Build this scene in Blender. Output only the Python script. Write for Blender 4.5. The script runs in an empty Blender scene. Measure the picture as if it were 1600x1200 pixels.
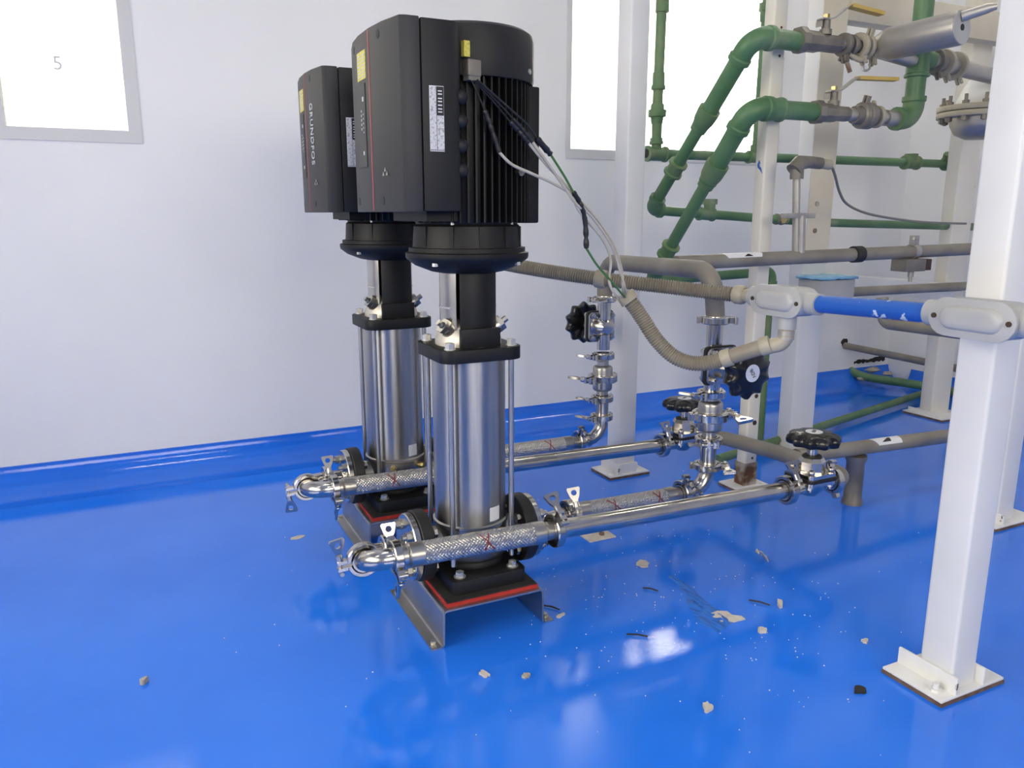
import bpy, bmesh, math, random
from mathutils import Vector, Matrix
random.seed(7)
PI = math.pi
scene = bpy.context.scene
COL = scene.collection

# ------------------------------------------------------------------ camera, sky, lamps, exposure
cam_data = bpy.data.cameras.new('camera')
cam = bpy.data.objects.new('camera', cam_data)
COL.objects.link(cam)
cam_data.sensor_width = 36.0
cam_data.lens = 1225.0 / 1600.0 * 36.0
cam_data.clip_start = 0.02
yaw, pitch = math.radians(64.3), math.radians(-12.25)
cam.location = (0, 0, 0.85)
cam.rotation_euler = (PI / 2 + pitch, 0, yaw - PI / 2)
scene.camera = cam

world = bpy.data.worlds.new('daylight')
scene.world = world
world.use_nodes = True
wn = world.node_tree.nodes
wl = world.node_tree.links
bg = wn['Background']
tc = wn.new('ShaderNodeTexCoord')
sep = wn.new('ShaderNodeSeparateXYZ')
wl.new(tc.outputs['Generated'], sep.inputs[0])
ramp = wn.new('ShaderNodeValToRGB')          # bright overcast sky over paler ground
ramp.color_ramp.elements[0].position = 0.42
ramp.color_ramp.elements[0].color = (0.16, 0.155, 0.145, 1)
ramp.color_ramp.elements[1].position = 0.52
ramp.color_ramp.elements[1].color = (1.0, 0.935, 0.80, 1)
mr = wn.new('ShaderNodeMapRange')
mr.inputs[1].default_value = -1
mr.inputs[2].default_value = 1
wl.new(sep.outputs['Z'], mr.inputs[0])
wl.new(mr.outputs[0], ramp.inputs[0])
wl.new(ramp.outputs[0], bg.inputs[0])
SKY = 20.0
bg.inputs[1].default_value = SKY

def area_light(name, loc, rot, sx, sy, power, portal=False, color=(1, 1, 1)):
    d = bpy.data.lights.new(name, 'AREA')
    d.shape = 'RECTANGLE'
    d.size, d.size_y = sx, sy
    d.energy = power
    d.color = color
    if portal:
        d.cycles.is_portal = True
    o = bpy.data.objects.new(name, d)
    o.location = loc
    o.rotation_euler = rot
    COL.objects.link(o)
    return o

RX0, RX1, RY0, RY1, RH = -2.6, 3.49, -2.6, 2.76, 3.1      # the room
# portals: daylight comes in through the windows of three walls
area_light('portal_back_left', (-0.31, 2.83, 1.60), (-PI / 2, 0, 0), 0.72, 1.06, 1, True)
area_light('portal_back_right', (2.10, 2.83, 1.60), (-PI / 2, 0, 0), 1.06, 1.06, 1, True)
area_light('portal_left', (-2.66, 0.45, 1.55), (0, -PI / 2, 0), 1.7, 3.3, 1, True)
area_light('portal_front', (0.35, -2.66, 1.65), (PI / 2, 0, 0), 3.1, 1.4, 1, True)

scene.view_settings.view_transform = 'Standard'
scene.view_settings.look = 'None'
scene.view_settings.gamma = 1.0
scene.view_settings.use_curve_mapping = False
scene.view_settings.exposure = -0.06

# ------------------------------------------------------------------ materials
def new_mat(name):
    m = bpy.data.materials.new(name)
    m.use_nodes = True
    return m, m.node_tree.nodes, m.node_tree.links, m.node_tree.nodes['Principled BSDF']

def mat(name, col, rough=0.5, metal=0.0, col2=None, scale=8.0, lo=0.35, hi=0.7, bump=0.0, bscale=60.0,
        stain=None, sscale=9.0, slo=0.62, shi=0.68, rvar=0.0, coat=0.0, stretch=None, detail=4.0):
    m, n, l, b = new_mat(name)
    b.inputs['Roughness'].default_value = rough
    b.inputs['Metallic'].default_value = metal
    if coat:
        b.inputs['Coat Weight'].default_value = coat
        b.inputs['Coat Roughness'].default_value = 0.05
    c4 = lambda c: (c[0], c[1], c[2], 1)
    b.inputs['Base Color'].default_value = c4(col)
    t = n.new('ShaderNodeTexCoord')
    vec = t.outputs['Object']
    if stretch:
        mp = n.new('ShaderNodeMapping')
        mp.inputs['Scale'].default_value = stretch
        l.new(vec, mp.inputs[0])
        vec = mp.outputs[0]
    last = None
    if col2:
        nz = n.new('ShaderNodeTexNoise')
        nz.inputs['Scale'].default_value = scale
        nz.inputs['Detail'].default_value = detail
        l.new(vec, nz.inputs['Vector'])
        r = n.new('ShaderNodeValToRGB')
        r.color_ramp.elements[0].position = lo
        r.color_ramp.elements[1].position = hi
        r.color_ramp.elements[0].color = c4(col)
        r.color_ramp.elements[1].color = c4(col2)
        l.new(nz.outputs['Fac'], r.inputs[0])
        last = r.outputs[0]
        if rvar:
            q = n.new('ShaderNodeMapRange')
            q.inputs[3].default_value = rough - rvar
            q.inputs[4].default_value = rough + rvar
            l.new(nz.outputs['Fac'], q.inputs[0])
            l.new(q.outputs[0], b.inputs['Roughness'])
    if stain:
        nz = n.new('ShaderNodeTexNoise')
        nz.inputs['Scale'].default_value = sscale
        nz.inputs['Detail'].default_value = 6
        l.new(vec, nz.inputs['Vector'])
        q = n.new('ShaderNodeMapRange')
        q.inputs[1].default_value = slo
        q.inputs[2].default_value = shi
        l.new(nz.outputs['Fac'], q.inputs[0])
        mx = n.new('ShaderNodeMix')
        mx.data_type = 'RGBA'
        l.new(q.outputs[0], mx.inputs[0])
        if last:
            l.new(last, mx.inputs[6])
        else:
            mx.inputs[6].default_value = c4(col)
        mx.inputs[7].default_value = c4(stain)
        last = mx.outputs[2]
    if last:
        l.new(last, b.inputs['Base Color'])
    if bump:
        nz = n.new('ShaderNodeTexNoise')
        nz.inputs['Scale'].default_value = bscale
        nz.inputs['Detail'].default_value = 3
        l.new(t.outputs['Object'], nz.inputs['Vector'])
        bp = n.new('ShaderNodeBump')
        bp.inputs['Strength'].default_value = bump
        bp.inputs['Distance'].default_value = 0.004
        l.new(nz.outputs['Fac'], bp.inputs['Height'])
        l.new(bp.outputs[0], b.inputs['Normal'])
    return m

M = {}
M['floor'] = mat('blue_epoxy', (0.014, 0.178, 0.86), 0.035, 0, (0.026, 0.205, 0.90), 2.2, 0.35, 0.7, 0.035, 260, rvar=0.015, detail=5)
M['cove'] = mat('blue_epoxy_cove', (0.014, 0.145, 0.74), 0.10, 0, (0.018, 0.16, 0.78), 3.0, bump=0.05, bscale=120)
M['wall'] = mat('white_wall_paint', (0.78, 0.785, 0.79), 0.55, 0, (0.83, 0.83, 0.83), 1.6, bump=0.08, bscale=45)
M['wall2'] = mat('white_side_wall_paint', (0.80, 0.80, 0.80), 0.6, 0, (0.84, 0.84, 0.83), 2)
M['ceil'] = mat('ceiling_white', (0.80, 0.80, 0.80), 0.7)
M['frame'] = mat('window_frame_grey', (0.62, 0.62, 0.62), 0.5)
M['black'] = mat('black_paint', (0.006, 0.0062, 0.007), 0.5, bump=0.05, bscale=300)
M['iron'] = mat('black_cast_iron', (0.012, 0.0125, 0.014), 0.5, bump=0.15, bscale=220)
M['box'] = mat('charcoal_plastic', (0.013, 0.013, 0.0145), 0.5, bump=0.12, bscale=500)
M['boxface_lit'] = mat('charcoal_plastic_lit_face', (0.034, 0.034, 0.036), 0.5, bump=0.08, bscale=500)  # lighter copy of the charcoal: light from the left put into the colour
M['steel'] = mat('polished_steel', (0.50, 0.475, 0.44), 0.20, 1.0, (0.58, 0.555, 0.515), 30, rvar=0.04)
M['sleeve'] = mat('brushed_steel_sleeve', (0.38, 0.37, 0.355), 0.32, 1.0, (0.47, 0.46, 0.44), 14, rvar=0.04, stretch=(4, 4, 0.25))
def brushed(m, amount=0.75):
    """turned sheet: fine grooves round the axis smear reflections lengthwise"""
    n, l = m.node_tree.nodes, m.node_tree.links
    b = n['Principled BSDF']
    t = n.new('ShaderNodeTangent')
    t.direction_type = 'RADIAL'
    t.axis = 'Z'
    l.new(t.outputs[0], b.inputs['Tangent'])
    b.inputs['Anisotropic'].default_value = amount
    b.inputs['Anisotropic Rotation'].default_value = 0.25
brushed(M['sleeve'])
M['satin'] = mat('satin_steel', (0.44, 0.42, 0.385), 0.32, 1.0, (0.53, 0.51, 0.47), 20, rvar=0.06)
M['bowl'] = mat('dusty_steel_bowl', (0.42, 0.38, 0.32), 0.42, 0.85, (0.52, 0.48, 0.41), 10)
M['plate'] = mat('bare_steel_plate', (0.36, 0.35, 0.335), 0.38, 1.0, (0.46, 0.45, 0.43), 12, rvar=0.08)
M['cast'] = mat('cast_steel', (0.58, 0.54, 0.47), 0.5, 0.75, (0.66, 0.62, 0.55), 40, bump=0.1, bscale=200)
M['weld'] = mat('weld_tinted_steel', (0.46, 0.40, 0.32), 0.28, 1.0, (0.56, 0.52, 0.46), 30)
M['braid'] = mat('braid_wire', (0.46, 0.44, 0.41), 0.34, 1.0, (0.55, 0.53, 0.50), 60)
M['core'] = mat('hose_core', (0.03, 0.03, 0.03), 0.6, 0.3)
M['red'] = mat('red_pad', (0.42, 0.022, 0.014), 0.55, 0, (0.50, 0.035, 0.02), 20)
M['darkplate'] = mat('dark_sheet', (0.045, 0.042, 0.04), 0.4, 0.3, (0.07, 0.066, 0.06), 20)
M['redmark'] = mat('red_marker', (0.22, 0.012, 0.02), 0.6)
M['redline'] = mat('red_stripe', (0.30, 0.045, 0.05), 0.5)
M['rubber'] = mat('black_rubber', (0.012, 0.012, 0.012), 0.55)
M['wheel'] = mat('glossy_black_plastic', (0.008, 0.008, 0.009), 0.22)
M['whitepaint'] = mat('white_gloss_paint', (0.71, 0.71, 0.70), 0.38, 0, (0.76, 0.76, 0.75), 6, bump=0.06, bscale=70)
M['chipped'] = mat('white_paint_with_chips', (0.76, 0.755, 0.735), 0.5, 0, (0.82, 0.815, 0.80), 14, bump=0.35, bscale=70,
                   stain=(0.13, 0.09, 0.06), sscale=34, slo=0.69, shi=0.72)
M['plateedge'] = mat('rusty_plate', (0.10, 0.055, 0.04), 0.8, 0, (0.20, 0.13, 0.09), 40, bump=0.5, bscale=120)
M['cream'] = mat('cream_paint_rust', (0.70, 0.66, 0.56), 0.55, 0, (0.78, 0.75, 0.67), 4, bump=0.08, bscale=60,
                 stain=(0.17, 0.085, 0.04), sscale=9, slo=0.70, shi=0.74)
M['beige'] = mat('beige_paint', (0.60, 0.54, 0.41), 0.55, 0, (0.68, 0.62, 0.49), 6, bump=0.06, bscale=60)
M['rust'] = mat('rusty_steel', (0.13, 0.06, 0.03), 0.85, 0, (0.45, 0.40, 0.33), 22, 0.4, 0.62, bump=0.4, bscale=90)
M['green'] = mat('green_pipe_paint', (0.065, 0.160, 0.066), 0.42, 0, (0.115, 0.225, 0.11), 7, bump=0.08, bscale=60,
                 stain=(0.27, 0.30, 0.19), sscale=7, slo=0.60, shi=0.80)
M['greendust'] = mat('dusty_green_fitting', (0.075, 0.17, 0.07), 0.55, 0, (0.17, 0.235, 0.12), 12, bump=0.15, bscale=80,
                     stain=(0.33, 0.32, 0.23), sscale=10, slo=0.58, shi=0.8)
M['greypipe'] = mat('dusty_grey_pipe', (0.20, 0.18, 0.15), 0.5, 0.15, (0.29, 0.265, 0.22), 9, bump=0.06, bscale=80)
M['conduit'] = mat('grey_flexible_conduit', (0.21, 0.185, 0.14), 0.5, 0, (0.28, 0.25, 0.195), 14)
M['fitting'] = mat('grey_plastic_fitting', (0.33, 0.295, 0.22), 0.5, 0, (0.42, 0.38, 0.29), 14)
M['valvebody'] = mat('dull_valve_metal', (0.17, 0.155, 0.135), 0.5, 0.5, (0.27, 0.245, 0.205), 16, bump=0.1, bscale=90)
M['dullsteel'] = mat('dull_steel', (0.38, 0.36, 0.33), 0.4, 0.7, (0.48, 0.455, 0.41), 12, bump=0.04, bscale=90)
M['yellow'] = mat('yellow_sleeve', (0.52, 0.34, 0.06), 0.5, 0, (0.60, 0.43, 0.13), 20)
M['boxgrey'] = mat('grey_cast_box', (0.38, 0.38, 0.375), 0.42, 0, (0.45, 0.45, 0.44), 9, bump=0.06, bscale=120)
M['bluepaint'] = mat('chipped_blue_paint', (0.014, 0.095, 0.42), 0.32, 0, (0.018, 0.11, 0.48), 8,
                     stain=(0.55, 0.62, 0.70), sscale=42, slo=0.615, shi=0.63)
M['bluefilm'] = mat('light_blue_film', (0.22, 0.46, 0.66), 0.35, 0, (0.28, 0.53, 0.72), 14)
M['screw'] = mat('rusty_screw', (0.07, 0.045, 0.03), 0.6, 0.4)
M['zinc'] = mat('zinc_bolt', (0.62, 0.62, 0.61), 0.35, 0.8)
M['brass'] = mat('brass_plug', (0.45, 0.36, 0.17), 0.35, 0.9)
M['wire_white'] = mat('white_wire', (0.44, 0.40, 0.33), 0.5, 0, (0.55, 0.51, 0.44), 30)
M['wire_black'] = mat('black_wire', (0.012, 0.012, 0.014), 0.4)
M['wire_green'] = mat('green_wire', (0.06, 0.17, 0.045), 0.5)
M['wire_grey'] = mat('grey_cable', (0.19, 0.18, 0.165), 0.5)
M['label_white'] = mat('white_label', (0.72, 0.73, 0.76), 0.5)
M['label_grey'] = mat('grey_label', (0.60, 0.61, 0.64), 0.5, 0, (0.30, 0.30, 0.33), 240, 0.5, 0.62)
M['label_yellow'] = mat('yellow_label', (0.68, 0.60, 0.10), 0.5, 0, (0.50, 0.44, 0.07), 230, 0.5, 0.6)
M['ink'] = mat('black_ink', (0.012, 0.012, 0.014), 0.6)
M['flake'] = mat('cream_flake', (0.52, 0.48, 0.41), 0.7, 0, (0.66, 0.62, 0.54), 60, bump=0.3, bscale=200)
M['dark'] = mat('dark_debris', (0.02, 0.018, 0.016), 0.8)
M['plaster'] = mat('broken_plaster', (0.45, 0.42, 0.36), 0.85, 0, (0.30, 0.27, 0.22), 60, bump=0.6, bscale=80)
M['arrow_white'] = mat('white_arrow_sticker', (0.80, 0.80, 0.80), 0.4)
M['pen'] = mat('grey_pen', (0.6, 0.6, 0.64), 0.6)
M['sky_blocker'] = mat('sky_blocker_grey', (0.24, 0.24, 0.24), 0.9)
M['ground'] = mat('outside_concrete', (0.4, 0.4, 0.4), 0.9)

for k_ in ('black', 'box', 'boxface_lit', 'iron'):
    M[k_].node_tree.nodes['Principled BSDF'].inputs['Specular IOR Level'].default_value = 0.32

def glass_mat(name='window_glass', tint=(0.97, 0.98, 0.98)):
    m, n, l, b = new_mat(name)
    n.remove(b)
    out = n['Material Output']
    tr = n.new('ShaderNodeBsdfTransparent')
    tr.inputs[0].default_value = (*tint, 1)
    gl = n.new('ShaderNodeBsdfGlossy')
    gl.inputs['Roughness'].default_value = 0.02
    fr = n.new('ShaderNodeFresnel')
    fr.inputs[0].default_value = 1.35
    mx = n.new('ShaderNodeMixShader')
    l.new(fr.outputs[0], mx.inputs[0])
    l.new(tr.outputs[0], mx.inputs[1])
    l.new(gl.outputs[0], mx.inputs[2])
    l.new(mx.outputs[0], out.inputs[0])
    return m
M['glass'] = glass_mat()
M['tinted'] = glass_mat('tinted_window_glass', (0.64, 0.64, 0.64))   # tint added to cut the daylight; two faces: about 0.41 passes

def emit_mat(name, col, s):
    m, n, l, b = new_mat(name)
    b.inputs['Base Color'].default_value = (0.8, 0.8, 0.8, 1)
    b.inputs['Emission Color'].default_value = (*col, 1)
    b.inputs['Emission Strength'].default_value = s
    return m
M['tube'] = emit_mat('fluorescent_tube', (1.0, 0.93, 0.79), 48.0)

def smear_mat():
    m, n, l, b = new_mat('dried_clear_resin')
    b.inputs['Base Color'].default_value = (0.016, 0.16, 0.66, 1)
    b.inputs['Roughness'].default_value = 0.06
    t = n.new('ShaderNodeTexCoord')
    mp = n.new('ShaderNodeMapping')
    mp.inputs['Scale'].default_value = (40, 12, 20)
    l.new(t.outputs['Object'], mp.inputs[0])
    nz = n.new('ShaderNodeTexNoise')
    nz.inputs['Scale'].default_value = 1.6
    l.new(mp.outputs[0], nz.inputs['Vector'])
    bp = n.new('ShaderNodeBump')
    bp.inputs['Strength'].default_value = 0.9
    bp.inputs['Distance'].default_value = 0.02
    l.new(nz.outputs['Fac'], bp.inputs['Height'])
    l.new(bp.outputs[0], b.inputs['Normal'])
    return m
M['smear'] = smear_mat()

# ------------------------------------------------------------------ mesh builder
def frame_of(z, xhint=None):
    z = Vector(z).normalized()
    h = Vector(xhint) if xhint else (Vector((1, 0, 0)) if abs(z.x) < 0.8 else Vector((0, 1, 0)))
    x = (h - z * h.dot(z)).normalized()
    y = z.cross(x)
    return x, y, z

class MB:
    def __init__(self):
        self.v, self.f = [], []
    def add(self, vs, fs):
        o = len(self.v)
        self.v += [Vector(p) for p in vs]
        self.f += [[o + i for i in q] for q in fs]
        return self
    def box(self, lo, hi):
        x0, y0, z0 = lo
        x1, y1, z1 = hi
        return self.add([(x0, y0, z0), (x1, y0, z0), (x1, y1, z0), (x0, y1, z0), (x0, y0, z1), (x1, y0, z1), (x1, y1, z1), (x0, y1, z1)],
                        [(0, 3, 2, 1), (4, 5, 6, 7), (0, 1, 5, 4), (1, 2, 6, 5), (2, 3, 7, 6), (3, 0, 4, 7)])
    def obox(self, c, X, Y, Z):                 # oriented box by half-vectors
        c, X, Y, Z = Vector(c), Vector(X), Vector(Y), Vector(Z)
        vs = [c + X * a + Y * b + Z * d for d in (-1, 1) for a, b in ((-1, -1), (1, -1), (1, 1), (-1, 1))]
        return self.add(vs, [(0, 3, 2, 1), (4, 5, 6, 7), (0, 1, 5, 4), (1, 2, 6, 5), (2, 3, 7, 6), (3, 0, 4, 7)])
    def lathe(self, prof, org=(0, 0, 0), axis=(0, 0, 1), n=24, a0=0.0, a1=2 * PI, xh=None, closed=False):
        x, y, z = frame_of(axis, xh)
        org = Vector(org)
        full = abs(a1 - a0 - 2 * PI) < 1e-6
        k = n if full else n + 1
        vs = []
        for i in range(k):
            a = a0 + (a1 - a0) * i / n
            d = x * math.cos(a) + y * math.sin(a)
            for r, h in prof:
                vs.append(org + d * r + z * h)
        m = len(prof)
        fs = []
        jm = m if closed else m - 1
        for i in range(n):
            i2 = (i + 1) % k
            for j in range(jm):
                j2 = (j + 1) % m
                fs.append((i * m + j, i2 * m + j, i2 * m + j2, i * m + j2))
        if not full and closed:
            fs.append(tuple(range(m - 1, -1, -1)))
            fs.append(tuple((k - 1) * m + j for j in range(m)))
        return self.add(vs, fs)
    def cyl(self, p0, p1, r, n=16, r2=None, ch=0.0):
        p0, p1 = Vector(p0), Vector(p1)
        L = (p1 - p0).length
        r2 = r if r2 is None else r2
        if ch:
            pr = [(0, 0), (r - ch, 0), (r, ch), (r2, L - ch), (r2 - ch, L), (0, L)]
        else:
            pr = [(0, 0), (r, 0), (r2, L), (0, L)]
        return self.lathe(pr, p0, p1 - p0, n)
    def path(self, pts, r, n=14, cap=True, radii=None):
        pts = [Vector(p) for p in pts]
        q = [pts[0]]
        rr = [radii[0] if radii else r]
        for i in range(1, len(pts)):
            if (pts[i] - q[-1]).length > 1e-6:
                q.append(pts[i])
                rr.append(radii[i] if radii else r)
        pts = q
        t = (pts[1] - pts[0]).normalized()
        x, y, _ = frame_of(t)
        vs = []
        for i, p in enumerate(pts):
            if i == 0:
                tn = (pts[1] - pts[0])
            elif i == len(pts) - 1:
                tn = (pts[-1] - pts[-2])
            else:
                tn = (pts[i + 1] - pts[i]).normalized() + (pts[i] - pts[i - 1]).normalized()
            tn = tn.normalized()
            ax = t.cross(tn)
            if ax.length > 1e-8:
                R = Matrix.Rotation(t.angle(tn), 3, ax.normalized())
                x = R @ x
            t = tn
            x = (x - t * x.dot(t)).normalized()
            y = t.cross(x)
            for k in range(n):
                a = 2 * PI * k / n
                vs.append(p + (x * math.cos(a) + y * math.sin(a)) * rr[i])
        fs = []
        for i in range(len(pts) - 1):
            for k in range(n):
                k2 = (k + 1) % n
                fs.append((i * n + k, i * n + k2, (i + 1) * n + k2, (i + 1) * n + k))
        if cap:
            fs.append(tuple(range(n - 1, -1, -1)))
            fs.append(tuple((len(pts) - 1) * n + k for k in range(n)))
        return self.add(vs, fs)
    def prism(self, poly, org, X, Y, Z):         # poly in (X,Y) plane extruded by vector Z
        org, X, Y, Z = Vector(org), Vector(X), Vector(Y), Vector(Z)
        k = len(poly)
        vs = [org + X * a + Y * b for a, b in poly] + [org + X * a + Y * b + Z for a, b in poly]
        fs = [tuple(range(k - 1, -1, -1)), tuple(range(k, 2 * k))]
        fs += [(i, (i + 1) % k, k + (i + 1) % k, k + i) for i in range(k)]
        return self.add(vs, fs)
    def ringprism(self, outer, inner, org, X, Y, Z):
        org, X, Y, Z = Vector(org), Vector(X), Vector(Y), Vector(Z)
        k = len(outer)
        P = [org + X * a + Y * b for a, b in outer] + [org + X * a + Y * b for a, b in inner]
        vs = P + [p + Z for p in P]
        fs = []
        for i in range(k):
            j = (i + 1) % k
            fs += [(i, k + i, k + j, j), (2 * k + i, 2 * k + j, 3 * k + j, 3 * k + i),
                   (i, j, 2 * k + j, 2 * k + i), (k + i, 3 * k + i, 3 * k + j, k + j)]
        return self.add(vs, fs)
    def hexa(self, p0, axis, r, h, n=6, rot=0.0):
        z = Vector(axis).normalized()
        return self.lathe([(0, 0), (r, 0), (r, h), (0, h)], p0, z, n, rot, rot + 2 * PI)
    def sphere(self, c, r, n=12, sc=(1, 1, 1)):
        m = n // 2
        vs, fs = [], []
        for i in range(m + 1):
            a = PI * i / m
            for k in range(n):
                b = 2 * PI * k / n
                vs.append(Vector(c) + Vector((r * sc[0] * math.sin(a) * math.cos(b), r * sc[1] * math.sin(a) * math.sin(b), r * sc[2] * math.cos(a))))
        for i in range(m):
            for k in range(n):
                k2 = (k + 1) % n
                fs.append((i * n + k, (i + 1) * n + k, (i + 1) * n + k2, i * n + k2))
        return self.add(vs, fs)
    def build(self, name, material, parent=None, org=(0, 0, 0), angle=38, bev=0.0):
        o_ = Vector(org)
        me = bpy.data.meshes.new(name)
        bm = bmesh.new()
        bv = [bm.verts.new(p - o_) for p in self.v]
        for q in self.f:
            try:
                bm.faces.new([bv[i] for i in q])
            except ValueError:
                pass
        bmesh.ops.remove_doubles(bm, verts=bm.verts, dist=1e-6)
        bmesh.ops.dissolve_degenerate(bm, edges=bm.edges, dist=1e-7)
        bmesh.ops.recalc_face_normals(bm, faces=bm.faces)
        if bev:
            ed = [e for e in bm.edges if len(e.link_faces) == 2 and e.calc_face_angle(0) > math.radians(40)]
            bmesh.ops.bevel(bm, geom=ed, offset=bev, segments=2, affect='EDGES', profile=0.6)
        for f in bm.faces:
            f.smooth = True
        bm.to_mesh(me)
        bm.free()
        me.set_sharp_from_angle(angle=math.radians(angle))
        me.materials.append(material if not isinstance(material, str) else M[material])
        o = bpy.data.objects.new(name, me)
        COL.objects.link(o)
        if parent is not None:
            o.parent = parent
        else:
            o.location = o_
        return o

def tag(o, label=None, cat=None, group=None, kind=None):
    if label: o['label'] = label
    if cat: o['category'] = cat
    if group: o['group'] = group
    if kind: o['kind'] = kind
    return o

def thing(name, label, cat, loc=(0, 0, 0), group=None, rot=None):
    o = bpy.data.objects.new(name, None)
    o.empty_display_size = 0.03
    COL.objects.link(o)
    o.location = loc
    if rot is not None:
        o.rotation_euler = rot
    return tag(o, label, cat, group)

def single(name, mb, material, label, cat, group=None, org=None, **kw):
    if org is None:
        org = mb.v[0]
    return tag(mb.build(name, material, None, org, **kw), label, cat, group)

def structure(name, mb, material, parent=None, **kw):
    o = mb.build(name, material, parent, **kw)
    if parent is None:
        o['kind'] = 'structure'
    return o

def copy_tree(o, parent=None):
    c = o.copy()
    COL.objects.link(c)
    if parent is not None:
        c.parent = parent
    for ch in list(o.children):
        copy_tree(ch, c)
    return c

def basis(loc, zaxis, xaxis, s=1.0):
    z = Vector(zaxis).normalized()
    x = Vector(xaxis)
    x = (x - z * x.dot(z)).normalized()
    y = z.cross(x)
    m = Matrix((x, y, z)).transposed().to_4x4()
    return Matrix.Translation(Vector(loc)) @ m @ Matrix.Scale(s, 4)

def bend(pts, rad, seg=7):
    """polyline with every inner corner rounded to an arc"""
    pts = [Vector(p) for p in pts]
    if not isinstance(rad, (list, tuple)):
        rad = [rad] * (len(pts) - 2)
    out = [pts[0]]
    for i in range(1, len(pts) - 1):
        a, b, c = pts[i - 1], pts[i], pts[i + 1]
        u, w = (a - b).normalized(), (c - b).normalized()
        th = u.angle(w)
        d = rad[i - 1] / math.tan(th / 2)
        d = min(d, (a - b).length * 0.98, (c - b).length * 0.98)
        R = d * math.tan(th / 2)
        ctr = b + (u + w).normalized() * (R / math.sin(th / 2))
        s, e = b + u * d - ctr, b + w * d - ctr
        ang = s.angle(e)
        ax = s.cross(e).normalized()
        for k in range(seg + 1):
            out.append(ctr + Matrix.Rotation(ang * k / seg, 3, ax) @ s)
    out.append(pts[-1])
    return out

def spline(pts, per=8):
    """Catmull-Rom through the points"""
    P = [Vector(p) for p in pts]
    P = [P[0] * 2 - P[1]] + P + [P[-1] * 2 - P[-2]]
    out = []
    for i in range(1, len(P) - 2):
        for k in range(per):
            t = k / per
            a, b, c, d = P[i - 1], P[i], P[i + 1], P[i + 2]
            out.append(0.5 * ((2 * b) + (c - a) * t + (2 * a - 5 * b + 4 * c - d) * t * t + (3 * b - a - 3 * c + d) * t ** 3))
    out.append(P[-2])
    return out

def resample(pts, step):
    out = [pts[0]]
    acc = 0.0
    for i in range(1, len(pts)):
        a, b = pts[i - 1], pts[i]
        L = (b - a).length
        while L > 0 and acc + L >= step:
            t = (step - acc) / L
            a = a + (b - a) * t
            out.append(a)
            L = (b - a).length
            acc = 0.0
        acc += L
    out.append(pts[-1])
    return out

# ------------------------------------------------------------------ the room
fl = MB().box((RX0 - 0.2, RY0 - 0.2, -0.12), (RX1 + 0.2, RY1 + 0.2, 0.0))
structure('floor', fl, 'floor')
structure('ceiling', MB().box((RX0 - 0.2, RY0 - 0.2, RH), (RX1 + 0.2, RY1 + 0.2, RH + 0.1)), 'ceil')

def wall_cells(mb, axis, fixed0, fixed1, u0, u1, z0, z1, holes):
    """a wall slab with rectangular openings: axis 'x' runs along x, 'y' along y"""
    us = sorted({u0, u1, *[h[0] for h in holes], *[h[1] for h in holes]})
    zs = sorted({z0, z1, *[h[2] for h in holes], *[h[3] for h in holes]})
    for i in range(len(us) - 1):
        for j in range(len(zs) - 1):
            uc, zc = (us[i] + us[i + 1]) / 2, (zs[j] + zs[j + 1]) / 2
            if any(h[0] < uc < h[1] and h[2] < zc < h[3] for h in holes):
                continue
            if axis == 'x':
                mb.box((us[i], fixed0, zs[j]), (us[i + 1], fixed1, zs[j + 1]))
            else:
                mb.box((fixed0, us[i], zs[j]), (fixed1, us[i + 1], zs[j + 1]))
    return mb

W1 = (-0.70, 0.067, 1.061, 2.15)
W2 = (1.557, 2.640, 1.061, 2.15)
SEAM = 1.914
wb = structure('wall_back', wall_cells(MB(), 'x', RY1, RY1 + 0.12, RX0, RX1 + 0.12, 0, RH, [W1, W2, (SEAM - 0.0012, SEAM + 0.0012, 0, 1.061)]), 'wall')
structure('panel_joint', MB().box((SEAM - 0.0012, RY1 + 0.004, 0.0), (SEAM + 0.0012, RY1 + 0.05, 1.061)), 'frame', wb)
structure('wall_right', wall_cells(MB(), 'y', RX1, RX1 + 0.12, RY0, RY1, 0, RH, []), 'wall2')
W3 = (-1.2, 2.1, 0.72, 2.40)
W4 = (-1.2, 1.9, 0.95, 2.35)
structure('wall_left', wall_cells(MB(), 'y', RX0 - 0.12, RX0, RY0, RY1, 0, RH, [W3]), 'wall2')
structure('wall_front', wall_cells(MB(), 'x', RY0 - 0.12, RY0, RX0, RX1, 0, RH, [W4]), 'wall2')

def window(name, axis, wr, face, out, bars, fw=0.036, fwl=None, pane='glass'):
    """frame flush with the wall's inner face, glass set back"""
    u0, u1, z0, z1 = wr
    fwl = fwl or fw
    s = 1 if out > face else -1
    d0, d1 = face - 0.003 * s, face + 0.075 * s
    a, b = min(d0, d1), max(d0, d1)
    mb = MB()
    def bar(ua, ub, za, zb):
        if axis == 'x': mb.box((ua, a, za), (ub, b, zb))
        else: mb.box((a, ua, za), (b, ub, zb))
    bar(u0, u0 + fwl, z0, z1)
    bar(u1 - fw, u1, z0, z1)
    bar(u0 + fwl, u1 - fw, z0, z0 + fw)
    bar(u0 + fwl, u1 - fw, z1 - fw, z1)
    for p in bars:
        bar(p - 0.02, p + 0.02, z0 + fw, z1 - fw)
    w = structure(name, mb, 'frame')
    g = MB()
    gy = face + 0.045 * s
    xs = [u0 + fwl] + [q for p in bars for q in (p - 0.02, p + 0.02)] + [u1 - fw]
    for i in range(0, len(xs), 2):
        g = MB()
        if axis == 'x': g.box((xs[i], gy - 0.002, z0 + fw), (xs[i + 1], gy + 0.002, z1 - fw))
        else: g.box((gy - 0.002, xs[i], z0 + fw), (gy + 0.002, xs[i + 1], z1 - fw))
        g.build('pane', pane, w)
    return w
w1 = window('window_1', 'x', W1, RY1, RY1 + 1, [-0.31])
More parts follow.
